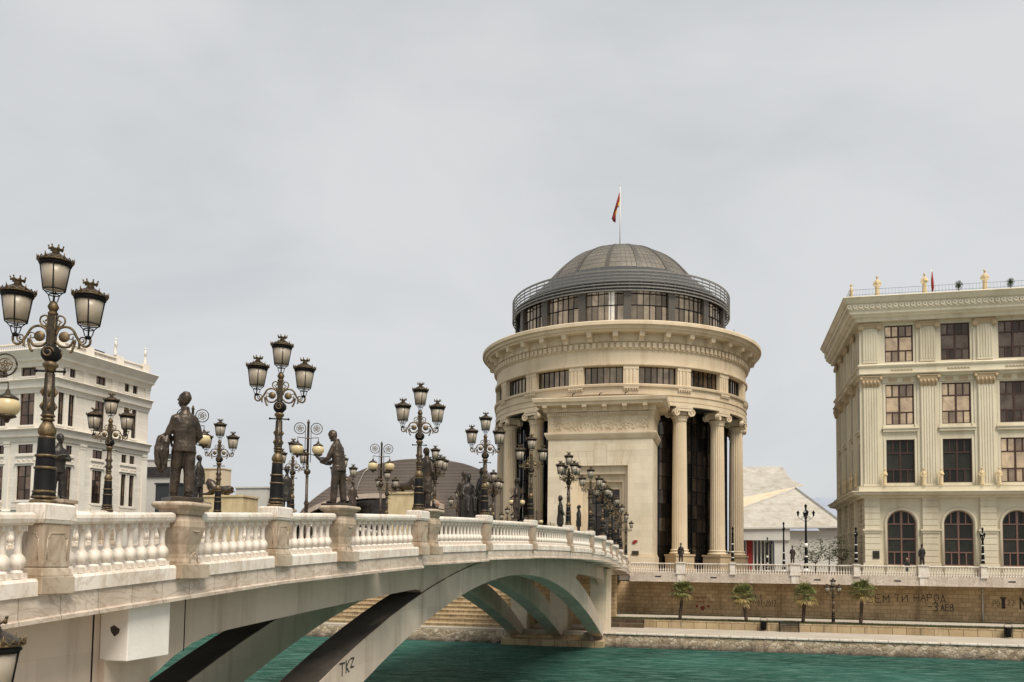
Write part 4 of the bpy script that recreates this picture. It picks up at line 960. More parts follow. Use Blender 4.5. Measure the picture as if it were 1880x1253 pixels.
# quay statues
for me, px, h, lab, rz in ((FF, 1250, 2.0, 'bronze man in a coat on a quay pedestal before the rotunda columns', 1.4), (FE, 1455, 1.8, 'dark robed statue on a quay pedestal before the white tent-roofed building', 1.2), (FF, 1693, 2.05, 'bronze man with his back turned on a quay pedestal before the arched windows', 1.6)):
    s, z = QP(px, 1035, 0); q = Q(s, 0, 7.69); put(me, 'statue', q, rz, M['bronze_dark'], lab, group='bronze statues on the far quay', sc=h / 1.9)
# people
FP = figure(1.74, vox=.025, coat=(.82, .21, .16)); 
def person(px, py, Y, H, lab, face, zfeet=None):
    q = at(px, py, Y); me = FP.copy(); me.materials.clear()
    for mt in (M['p_dark'], M['p_skin'], M['p_grey']): me.materials.append(mt)
    for pl in me.polygons:
        c = pl.center; pl.material_index = 1 if c.z > 1.5 and (c.y > -.02) else (2 if c.z > 1.55 else 0)
    o = bpy.data.objects.new('person', me); COL.objects.link(o); k = H / 1.74; o.scale = (k,) * 3
    o.location = (q.x, q.y, zfeet if zfeet is not None else q.z - H); o.rotation_euler = (0, 0, face - PI / 2); tag(o, lab, 'person')
M['p_dark'] = metal('dark_jacket', (.015, .014, .014), rough=.9, metallic=0); M['p_skin'] = metal('skin', (.45, .26, .18), rough=.6, metallic=0); M['p_grey'] = metal('grey_hair', (.35, .33, .31), rough=.9, metallic=0)
s, z = QP(1665, 1030, 1.6); q = Q(s, 1.6, 6.6)
o_ = person(1665, 1030, q.y, 1.75, 'grey-haired pedestrian in dark clothes behind the quay balustrade', -1.6, zfeet=6.6)
q = at(802, 921, 36); person(802, 921, 36, 1.7, 'pedestrian in a brown jacket and light cap on the bridge left of the seated group', -.4)
# ------------------------------------------------------------------ rotunda
RC = Vector((15.2, 124.1, 0))
rot = thing('rotunda', (RC.x, RC.y, 6.6), 'cream stone rotunda with giant columns, glass drum and ribbed dome', 'building', QA)
def rb(mb, name, mat, parent=None, **k): return mb.build(name, mat, parent or rot, **k)
EY = EZ - 6.6       # heights below are above eye; local z = h + EY
h = lambda v: v + EY
p = MB()
p.M = None; p.lathe([(16.9, h(19.9)), (17.72, h(19.9)), (17.72, h(20.35)), (17.6, h(20.38)), (17.66, h(21.1)), (17.72, h(21.14)), (17.62, h(21.17)), (17.68, h(22.1)), (17.9, h(22.15)), (17.95, h(22.4)), (17.75, h(22.5)), (16.6, h(22.5))], 128, cap=False, sm=False)
le = rb(p, 'lower_entablature', M['cream'])
for z_ in (20.37, 21.15, 22.12):  # ochre bands stand in for the shade inside cut grooves
    q_ = MB(); q_.lathe([(17.6, h(z_)), (17.745, h(z_)), (17.745, h(z_ + .07)), (17.6, h(z_ + .07))], 128, cap=False, sm=False); rb(q_, 'groove_shade_band', M['cream_dark'], le)
p = MB()
p.lathe([(16.5, h(24.75)), (17.75, h(24.75)), (17.85, h(24.85)), (17.85, h(25.1)), (17.6, h(25.15)), (17.6, h(26.75)), (17.75, h(26.8)), (17.75, h(27.65)), (18.0, h(27.75)), (17.85, h(27.9)), (17.8, h(28.75)), (19.0, h(28.75)), (19.05, h(28.95)), (19.35, h(29.05)), (19.4, h(29.35)), (19.7, h(29.45)), (19.7, h(29.85)), (19.6, h(29.95)), (15, h(30.2))], 128, cap=False, sm=False)
rb(p, 'cornice', M['cream'])
p = MB()
for k in range(150):
    a = 2 * PI * k / 150
    p.M = Matrix.Rotation(a, 4, 'Z'); p.box(17.6, 18.0, -.22, .22, h(26.95), h(27.6))
p.M = None; rb(p, 'dentils', M['cream'])
for k in range(36):
    a = 2 * PI * (k + .5) / 36 - PI / 2
    if math.sin(a) > .35: continue
    p = MB(); p.M = Matrix.Rotation(a, 4, 'Z'); pr = [(17.8, h(27.72)), (18.2, h(27.68)), (18.35, h(28.08)), (18.85, h(28.2)), (18.95, h(28.74)), (17.8, h(28.74))]
    p.M = p.M @ Matrix.Translation((0, -.32, 0)); p.prism(pr, 0, .64); rb(p, 'bracket', M['cream'])
p = MB(); p.lathe([(16.9, h(22.4)), (16.9, h(24.8))], 96, cap=False, sm=False); rb(p, 'window_recess', M['slate'])
for k in range(16):
    a = 2 * PI * (k + .5) / 16 - PI / 2
    if math.sin(a) > .4: continue
    p = MB(); p.M = Matrix.Rotation(a, 4, 'Z'); p.box(16.7, 17.6, -.95, .95, h(22.4), h(24.76)); p.box(17.6, 17.68, -.95, .95, h(24.35), h(24.76))
    for y in (-.7, -.22, .26): p.box(17.58, 17.7, y, y + .34, h(22.5), h(24.3))
    p.box(17.6, 17.86, -.95, .95, h(21.9), h(22.1))
    for q in range(6): p.box(17.6, 17.82, -.9 + q * .33, -.72 + q * .33, h(21.7), h(21.9))
    rb(p, 'pier', M['cream'])
for k in range(16):
    a0 = 2 * PI * k / 16 - PI / 2
    if math.sin(a0) > .45: continue
    f = MB(); gl = MB()
    for q in range(-3, 4):
        a = a0 + q * .046; f.M = Matrix.Rotation(a, 4, 'Z'); f.box(17.0, 17.1, -.05, .05, h(22.45), h(24.8))
    f.M = None; f.arc([(17.0, h(22.45)), (17.1, h(22.45)), (17.1, h(22.6)), (17.0, h(22.6))], a0 - .14, a0 + .14, 6)
    o = rb(f, 'window', M['black'])
    for q in range(-3, 3):
        a, c = a0 + q * .046, a0 + (q + 1) * .046; z0, z1 = h(22.5), h(24.8)
        gl.add([(17.02 * math.cos(a), 17.02 * math.sin(a), z0), (17.02 * math.cos(c), 17.02 * math.sin(c), z0), (17.02 * math.cos(c), 17.02 * math.sin(c), z1), (17.02 * math.cos(a), 17.02 * math.sin(a), z1)], [(0, 1, 2, 3)])
    rb(gl, 'panes', M['g_drum'], o, rec=False)
# curtain wall behind columns
NP = 96; Rg = 14.9
gl = MB(); f = MB()
for k in range(NP):
    a, c = 2 * PI * k / NP, 2 * PI * (k + 1) / NP
    if math.sin(a) > .5: continue
    zz = [h(-.6)] + [h(.9 + 1.75 * i) for i in range(12)]
    for z0, z1 in zip(zz[:-1], zz[1:]):
        j = random.uniform(-.02, .02)
        gl.add([((Rg + j) * math.cos(a), (Rg + j) * math.sin(a), z0), ((Rg - j) * math.cos(c), (Rg - j) * math.sin(c), z0), ((Rg - j) * math.cos(c), (Rg - j) * math.sin(c), z1), ((Rg + j) * math.cos(a), (Rg + j) * math.sin(a), z1)], [(0, 1, 2, 3)])
    f.M = Matrix.Rotation(a, 4, 'Z'); f.box(Rg, Rg + (.18 if k % 3 == 0 else .07), -.04, .04, h(-.6), h(20))
f.M = None
for i in range(12): f.lathe([(Rg + .02, h(.87 + 1.75 * i)), (Rg + .1, h(.87 + 1.75 * i)), (Rg + .1, h(.95 + 1.75 * i)), (Rg + .02, h(.95 + 1.75 * i))], 96, cap=False, sm=False)
cw = rb(f, 'curtain_wall', M['black']); rb(gl, 'panes', M['g_rot'], cw, rec=False)
# columns
def column(rot_, r):
    p = MB(); fl = lambda a: 1 - .085 * (0.5 + .5 * math.cos(22 * a)) ** 2
    base = h(-.6)
    # shaft
    p.lathe([(.97, 1.35 + 1.4), (.955, 4), (.93, 9), (.88, 15), (.83, 18.7)], 132, rf=fl, sm=False); o = p.build('column', M['cream'], rot); 
    o.location = (r * math.cos(rot_), r * math.sin(rot_), 0); o.rotation_euler = (0, 0, rot_ + PI / 2)
    b_ = MB(); b_.box(-1.3, 1.3, -1.3, 1.3, 0, 1.9); b_.box(-1.4, 1.4, -1.4, 1.4, 1.9, 2.12); b_.box(-1.42, 1.42, -1.42, 1.42, 0, .35)
    b_.build('plinth', M['cream_dark'], o)
    b_ = MB(); b_.lathe([(1.15, 2.12), (1.28, 2.2), (1.25, 2.36), (1.08, 2.42), (1.05, 2.52), (1.14, 2.58), (1.12, 2.7), (.99, 2.77)], 40, cap=False); b_.build('torus', M['cream'], o)
    c = MB(); c.lathe([(.84, 18.7), (.93, 18.8), (.88, 18.95), (1.0, 19.15), (1.12, 19.35)], 32, cap=False)
    top = h(19.95)
    c.box(-1.2, 1.2, -1.15, 1.15, top - .28, top); c.box(-1.05, 1.05, -1.0, 1.0, top - .62, top - .28)
    for sx in (-1, 1):
        for sy in (-1, 1):
            c.M = Matrix.Translation((sx * 1.1, sy * .9, top - .78)) @ Matrix.Rotation(sx * sy * .22, 4, 'Z') @ Matrix.Rotation(PI / 2, 4, 'X')
            c.lathe([(.02, -.16), (.3, -.16), (.33, -.26), (.45, -.26), (.46, .26), (.33, .26), (.3, .16), (.02, .16)], 18, sm=False)
            c.M = c.M @ Matrix.Translation((0, 0, .2 if sy < 0 else -.2)); c.lathe([(.12, -.08), (.16, 0), (.12, .08)], 10)
    c.M = None; c.box(-1.1, 1.1, -1.12, 1.12, top - .62, top - .32); c.box(-1.1, 1.1, -.7, .7, top - 1.0, top - .6); c.build('capital', M['cream'], o)
for rel in (33.75, 56.25, 78.75, 101.25):
    for sg in (-1, 1): column(-PI / 2 + sg * math.radians(rel), 16.55)
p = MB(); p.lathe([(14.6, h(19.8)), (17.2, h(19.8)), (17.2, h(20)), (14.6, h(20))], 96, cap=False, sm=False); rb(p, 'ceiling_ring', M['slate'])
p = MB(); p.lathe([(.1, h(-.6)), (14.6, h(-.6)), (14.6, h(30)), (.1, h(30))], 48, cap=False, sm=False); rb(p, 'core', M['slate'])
M['ribm'] = metal('dome_rib', (.1, .088, .072), (.07, .062, .052), rough=.5, metallic=.3)
# glass drum
DRW = -PI / 2 + math.atan2(0, 1) + .02
p = MB(); p.lathe([(14.8, h(29.9)), (14.8, h(31.0)), (14.7, h(31.0)), (14.7, h(29.9))], 96, cap=False, sm=False); p.lathe([(13.9, h(35.3)), (15.1, h(35.2)), (15.15, h(35.5)), (15.1, h(36.2)), (14.4, h(36.7)), (11.6, h(39.3)), (11.0, h(39.6))], 96, cap=False, sm=False); rb(p, 'drum_roof', M['steel'])
for k in range(16):
    a = 2 * PI * (k + .5) / 16 - PI / 2 + math.radians(-1)
    if math.sin(a) > .3: continue
    p = MB(); p.M = Matrix.Rotation(a, 4, 'Z'); p.box(14.0, 15.05, -.48, .48, h(30), h(35.3)); rb(p, 'drum_pier', M['ribm'])
    a0 = a + PI / 16; f = MB(); gl = MB()
    for q in range(-3, 4): f.M = Matrix.Rotation(a0 + q * .0555, 4, 'Z'); f.box(14.7, 14.8, -.03, .03, h(30), h(35.3))
    f.M = None
    for z in (h(31), h(33.2), h(35.1)): f.arc([(14.7, z), (14.82, z), (14.82, z + .09), (14.7, z + .09)], a0 - .168, a0 + .168, 6)
    o = rb(f, 'drum_window', M['black'])
    for q in range(-3, 3):
        for z0, z1 in ((h(30.5), h(33.2)), (h(33.2), h(35.3))):
            a_, c_ = a0 + q * .0555, a0 + (q + 1) * .0555; j = random.uniform(-.03, .03)
            gl.add([((14.72 + j) * math.cos(a_), (14.72 + j) * math.sin(a_), z0), ((14.72 - j) * math.cos(c_), (14.72 - j) * math.sin(c_), z0), ((14.72 - j) * math.cos(c_), (14.72 - j) * math.sin(c_), z1), ((14.72 + j) * math.cos(a_), (14.72 + j) * math.sin(a_), z1)], [(0, 1, 2, 3)])
    rb(gl, 'panes', M['g_top'], o, rec=False)
w = MB(); a_, c_ = -PI / 2 - math.radians(12.5) + math.radians(11.9), 0  # white pane painted in place of a sun glint on the drum glazing
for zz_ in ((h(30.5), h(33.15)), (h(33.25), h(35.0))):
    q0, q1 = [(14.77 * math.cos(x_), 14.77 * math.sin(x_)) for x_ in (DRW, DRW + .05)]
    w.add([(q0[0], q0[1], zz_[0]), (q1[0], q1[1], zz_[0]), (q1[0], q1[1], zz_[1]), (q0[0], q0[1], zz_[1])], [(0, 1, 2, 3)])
rb(w, 'painted_glint', M['whitepaint'], None, rec=False)
# sunshade ring
f = MB()
for i in range(7):
    z = h(34.9 + i * .42); f.lathe([(15.4, z), (15.52, z), (15.52, z + (.15 if i < 6 else .24)), (15.4, z + (.15 if i < 6 else .24))], 96, cap=False, sm=False)
for k in range(64):
    a = 2 * PI * k / 64; f.tube([(15.4 * math.cos(a), 15.4 * math.sin(a), h(34.9)), (15.4 * math.cos(a), 15.4 * math.sin(a), h(37.4))], .045, 4); f.tube([(15.4 * math.cos(a), 15.4 * math.sin(a), h(35.4)), (14.6 * math.cos(a), 14.6 * math.sin(a), h(35.6))], .04, 4)
rb(f, 'sunshade_ring', M['rail'])
# dome
dm, nt, b = newmat('dome_sheet'); v = coords(nt)
col = mix(nt, ramp(nt, noise(nt, v, .5, 5), [(.35, g(0)), (.65, g(1))]), (.17, .15, .12), (.12, .105, .085)); nt.links.new(col, b.inputs['Base Color']); b.inputs['Roughness'].default_value = .5; b.inputs['Metallic'].default_value = .2
M['ribm'] = metal('dome_rib', (.1, .088, .072), (.07, .062, .052), rough=.5, metallic=.3)
Rd, Hd, zd = 11.4, 6.3, h(39.0)
RS = 12.7; tm = math.asin(11.4 / RS); Rd = 11.4; Hd = 0; zc_ = h(45.85) - RS; dprof = [(RS * math.sin(t), zc_ + RS * math.cos(t)) for t in [tm * (1 - i / 14) for i in range(15)]]; zd = h(45.85)
p = MB(); p.lathe(dprof, 96, cap=False); dome = rb(p, 'dome', dm)
for k in range(16):
    a = 2 * PI * (k + .5) / 16 + .15; p = MB(); p.M = Matrix.Rotation(a, 4, 'Z')
    p.rings([[(r + .06 * math.cos(i / 14 * PI / 2), -w_, z + .07), (r + .1, w_, z + .07), (r - .1, w_, z), (r - .1, -w_, z)] for i, (r, z) in enumerate(dprof[:-1]) for w_ in [.3 * max(r / Rd, .25)]], sm=False); rb(p, 'rib', M['ribm'], dome)
p = MB()
for k in range(96):
    a = 2 * PI * k / 96; p.tube([(r * math.cos(a) * 1.003, r * math.sin(a) * 1.003, z + .02) for r, z in dprof[:12:1]], .02, 4)
for r, z in dprof[1:12:1]: p.tube([(r * math.cos(2 * PI * k / 64), r * math.sin(2 * PI * k / 64), z + .03) for k in range(65)], .02, 4)
rb(p, 'dome_seams', M['rail'], dome)
p = MB(); p.lathe([(.5, zd + Hd - .1), (.5, zd + Hd + .15), (.1, zd + Hd + .3)], 16); rb(p, 'dome_cap', M['steel'], dome)
flag = thing('flagpole', (RC.x, RC.y, EZ + 45.75), 'white flagpole with a limp red and yellow flag on top of the dome', 'flagpole')
p = MB(); p.tube([(0, 0, 0), (0, 0, 9.7)], [.09, .05], 8); p.sph((0, 0, 9.8), .12, 8, 6); p.build('pole', M['whitepaint'], flag)
p = MB()
for k in range(3):
    R = []
    for i in range(9):
        t = i / 8; R.append([(-.1 - t * .9 - .12 * k * t, .12 * math.sin(i * 1.2 + k), 8.6 - t * 4.1 + k * .1), (-.02 - t * .75 + .1 * math.sin(i), .1 * math.cos(i), 8.6 - t * 4.1 - .2 - .1 * k), (-.2 - t * .8, .15, 8.5 - t * 4.1)])
    p.rings(R)
fl_ = p.build('flag', M['red'], flag)
p = MB(); p.tube([(-.08, -.2, 7.3), (-.3, -.25, 6.6), (-.35, -.24, 6.3)], [.05, .12, .05], 6); p.tube([(-.55, -.25, 5.8), (-.75, -.22, 5.0)], [.1, .05], 6); p.build('flag_emblem', M['yellow'], fl_)
# access stair at drum right
p = MB(); p.M = None
for i in range(4): p.box(15.0, 16.1, -1 + i * .02, 1, h(30.2 + .55 * i), h(30.26 + .55 * i))
for x in (15.0, 16.0): p.box(x, x + .07, -1, -.93, h(30), h(33.4))
o = rb(p, 'roof_stair', M['black']); o.rotation_euler = (0, 0, math.radians(5)) 
# portal
def PR(x, y): return on_plane(x, y, (RC.x + 21 * math.sin(QA) , RC.y - 21 * math.cos(QA), 0), QA)
def pz(y, x=1103): return PR(x, y)[1] - 6.6
x0 = PR(1005.5, 900)[0]; x1 = PR(1198.5, 900)[0]; YF = -21.0
ox = [PR(1049, 900)[0], PR(1152.5, 900)[0]]; 
steps = [(1049, 1152.5, 855), (1060, 1147.5, 870), (1068, 1141, 884), (1076, 1135, 897)]
por = rb(MB().wall(x0, x1, 0, pz(801), [(ox[0], ox[1], 0, pz(855))], .5, YF), 'portal', M['cream_block'])
w = MB(); w.box(x0, x0 + .01, YF, -13.5, 0, pz(801)); w.box(x1 - .01, x1, YF, -13.5, 0, pz(801)); w.add([(x0, YF, pz(801)), (x1, YF, pz(801)), (x1, -13, pz(801)), (x0, -13, pz(801))], [(0, 1, 2, 3)]); rb(w, 'portal_side', M['cream_block'], por)
for i, (a, c, t) in enumerate(steps):
    A, C = PR(a, 900)[0], PR(c, 900)[0]; T = pz(t)
    if i < 3:
        A2, C2 = PR(steps[i + 1][0], 900)[0], PR(steps[i + 1][1], 900)[0]; T2 = pz(steps[i + 1][2])
        w = MB(); w.wall(A, C, 0, T, [(A2, C2, 0, T2)], .5, YF + .5 * (i + 1)); rb(w, 'door_surround', M['cream'], por)
    else:
        f = MB(); gl = MB(); yy = YF + 2.0
        for q in range(5): x = A + (C - A) * q / 4; f.box(x - .06, x + .06, yy - .1, yy, 0, T)
        for q in range(7): z = T * q / 6; f.box(A, C, yy - .08, yy, z - .05, z + .05)
        for q in range(4):
            for r_ in range(6): gl.add([(A + (C - A) * q / 4, yy, T * r_ / 6), (A + (C - A) * (q + 1) / 4, yy, T * r_ / 6), (A + (C - A) * (q + 1) / 4, yy, T * (r_ + 1) / 6), (A + (C - A) * q / 4, yy, T * (r_ + 1) / 6)], [(0, 1, 2, 3)])
        o = rb(f, 'door', M['black'], por); rb(gl, 'panes', M['g_rot'], por, rec=False)
# engraved voussoir lines
w = MB(); yv = YF - .004
def ln(xa, ya, xb, yb, t=.05):
    a = PR(xa, ya); c = PR(xb, yb); a = Vector((a[0], a[1] - 6.6)); c = Vector((c[0], c[1] - 6.6)); d = (c - a).normalized(); n_ = Vector((-d.y, d.x)) * t / 2
    w.add([(a.x + n_.x, yv, a.y + n_.y), (a.x - n_.x, yv, a.y - n_.y), (c.x - n_.x, yv, c.y - n_.y), (c.x + n_.x, yv, c.y + n_.y)], [(0, 1, 2, 3)])
for L in ((1090.5, 817, 1113, 816), (1090.5, 817, 1090, 855), (1113, 816, 1114, 854), (1048, 830, 1090, 829), (1113, 829, 1160, 827.5), (1160, 827.5, 1152, 854), (1060, 830, 1066, 855), (1076, 829, 1079, 855), (1129, 829, 1126, 854), (1145, 828, 1140, 854), (1040, 830, 1049, 855)): ln(*L)
rb(w, 'voussoir_joint', M['cream_dark'], por, rec=False)
# frieze and cornice
def bandp(mb, prof, y0=YF): mb.sweep([(x0, -13.5), (x0, y0), (x1, y0), (x1, -13.5)][::-1] if False else [(x0, -13.5), (x0, y0), (x1, y0), (x1, -13.5)], prof)
w = MB(); bandp(w, [(-.2, pz(806)), (.12, pz(806)), (.3, pz(801)), (.42, pz(797)), (.42, pz(794)), (.05, pz(793)), (.05, pz(765)), (-.2, pz(765))]); rb(w, 'frieze', M['cream'], por)
zc = pz(765)
w = MB(); bandp(w, [(-.2, zc), (.15, zc), (.15, pz(757)), (.35, pz(756)), (.35, pz(747)), (1.35, pz(746)), (1.4, pz(742)), (1.6, pz(740)), (1.7, pz(734)), (1.65, pz(733)), (-.2, pz(731.5))]); rb(w, 'portal_cornice', M['cream'], por)
w = MB(); n = 46
for k in range(n): x = x0 + (x1 - x0) * (k + .5) / n; w.box(x - .09, x + .09, YF - .38, YF - .1, pz(763), pz(758))
rb(w, 'portal_dentils', M['cream'], por)
for k in range(6):
    x = x0 + .3 + (x1 - x0 - .6) * k / 5; w = MB(); w.M = Matrix.Translation((x - .27, 0, 0)) @ Matrix.Rotation(-PI / 2, 4, 'Z')
    w.prism([(-YF + .3, pz(756)), (-YF + .6, pz(756)), (-YF + .75, pz(752)), (-YF + 1.35, pz(750)), (-YF + 1.4, pz(746)), (-YF + .3, pz(746))], -.54, 0); rb(w, 'portal_bracket', M['cream'], por)
rr = random.Random(11); w = MB(); ft = MB()
zf0, zf1 = pz(792), pz(767)
for k in range(4): x = x0 + (x1 - x0) * k / 3; ft.box(max(x - .07, x0), min(x + .07, x1), YF - .1, YF - .04, zf0, zf1)
for k in range(130):
    x = rr.uniform(x0 + .4, x1 - .4); z = rr.uniform(zf0 + .25, zf1 - .3)
    q = MB(); w.tube([(x, YF - .02, z - .25), (x + rr.uniform(-.15, .15), YF - .03, z), (x + rr.uniform(-.25, .25), YF - .06, z + rr.uniform(.15, .35))], [.05, .11, .05], 6); 
    if k % 2: w.sph((x, YF - .08, z + .35), .09, 6, 5); w.tube([(x, YF - .07, z + .1), (x + rr.uniform(-.5, .5), YF - .06, z + rr.uniform(-.2, .3))], [.05, .03], 5)
rb(w, 'carved_relief', M['cream'], por); rb(ft, 'relief_frame', M['cream'], por)
w = MB(); w.box(x0 - .25, x1 + .25, YF - .25, -14, 0, pz(1021)); w.box(x0 - .12, x1 + .12, YF - .12, -14, pz(1021), pz(1017)); rb(w, 'portal_plinth', M['cream'], por)
w = MB(); a, z = PR(1160, 1019); c, z2 = PR(1173, 1012); w.box(a, c, YF - .3, YF - .2, z - 6.6, z2 - 6.6); rb(w, 'plaque', M['bronze'], por)
w = MB(); a, z = PR(1161, 999); w.box(a, a + .35, YF - .08, YF, z - 6.6, z - 6.3); w.box(a + .15, a + .6, YF - .1, YF, z - 6.4, z - 6.15); rb(w, 'alarm_box', M['red'], por)
for px in (1055, 1104, 1150):
    w = MB(); x, z = PR(px, 730); w.tube([(x, YF - 1.5, pz(731)), (x, YF - 1.5, pz(727)), (x + .3, YF - 1.5, pz(726))], .06, 5); rb(w, 'spotlight', M['black'], por)
# ------------------------------------------------------------------ facade helper
def win(bm_parent, x0, x1, z0, z1, y, cols, rows, fm, gm_, bar=.07, arch=False, name='window', T=None):
    "rows: list of (fraction heights, columns)"
    f = MB(); gl = MB(); f.M = gl.M = T; w_ = x1 - x0; r = w_ / 2; sp = z1 - r if arch else z1
    f.box(x0, x0 + bar, y - .1, y, z0, sp); f.box(x1 - bar, x1, y - .1, y, z0, sp); f.box(x0 + bar, x1 - bar, y - .1, y, z0, z0 + bar)
    if not arch: f.box(x0 + bar, x1 - bar, y - .1, y, z1 - bar, z1)
    z = z0; H = sp - z0; tot = sum(a for a, _ in rows)
    for i, (fr, nc) in enumerate(rows):
        zz = z + H * fr / tot
        if i < len(rows) - 1 or arch: f.box(x0 + bar, x1 - bar, y - .12, y - .002, zz - bar * .6, zz + bar * .6)
        for c in range(1, nc): x = x0 + w_ * c / nc; t = bar * (.8 if c * 2 == nc else .55); f.box(x - t, x + t, y - .11, y - .001, z + bar * .6, zz - bar * .6)
        for c in range(nc):
            a, b_ = x0 + w_ * c / nc, x0 + w_ * (c + 1) / nc; j = random.uniform(-.012, .012); k = random.uniform(-.012, .012)
            gl.add([(a, y - .03 + j, z), (b_, y - .03 - j + k, z), (b_, y - .03 + k, zz), (a, y - .03 - k, zz)], [(0, 1, 2, 3)])
        z = zz
    if arch:
        cx = (x0 + x1) / 2; A = [(cx + (r - bar / 2) * math.cos(PI * i / 16), y - .05, sp + (r - bar / 2) * math.sin(PI * i / 16)) for i in range(17)]; f.tube(A, bar / 2, 4)
        for c in (1, 2, 3): x = x0 + w_ * c / 4; t = bar * (1.2 if c == 2 else .55); f.box(x - t, x + t, y - .11, y - .001, sp, sp + math.sqrt(max(r * r - (x - cx) ** 2, 0)) - .04)
        gl.add([(cx, y - .03, sp)] + [(p_[0], y - .03, p_[2]) for p_ in A], [(0, i + 1, i + 2) for i in range(16)])
    o = f.build(name, fm, bm_parent); gl.build('panes', gm_, o, rec=False); return o
# ------------------------------------------------------------------ right building
zb0 = 109.8
ub = ray(1588, 950); tt = zb0 / (ub.y + QT * ub.x); RBO = EYE + ub * tt; RBO.z = 6.6
rbd = thing('office_building', RBO, 'sand-coloured palace with pilasters and bronze windows at the right of the quay', 'building', QA)
def RP(x, y):
    a, z = on_plane(x, y, RBO, QA); return a, z - 6.6
zr = lambda y, x=1652: RP(x, y)[1]
WX = [RP(x, 850)[0] for x in (1653.5, 1758)]; SP = WX[1] - WX[0]; WC = [WX[0] + SP * i for i in range(7)]
ww = (RP(1680, 850)[0] - RP(1627.5, 850)[0]) / 2
LF = WC[-1] + SP * .5; DS = 22.0
top_rows = [(597.5, 664.5), (706, 780), (807.5, 887)]
TS = Matrix.Translation((0, DS, 0)) @ Matrix.Rotation(-PI / 2, 4, 'Z')     # side facade: x runs from far corner to the front corner
SW = [DS * (i + .5) / 4 for i in range(4)]
gz = (zr(1038), zr(938)); gl_h = zr(903)
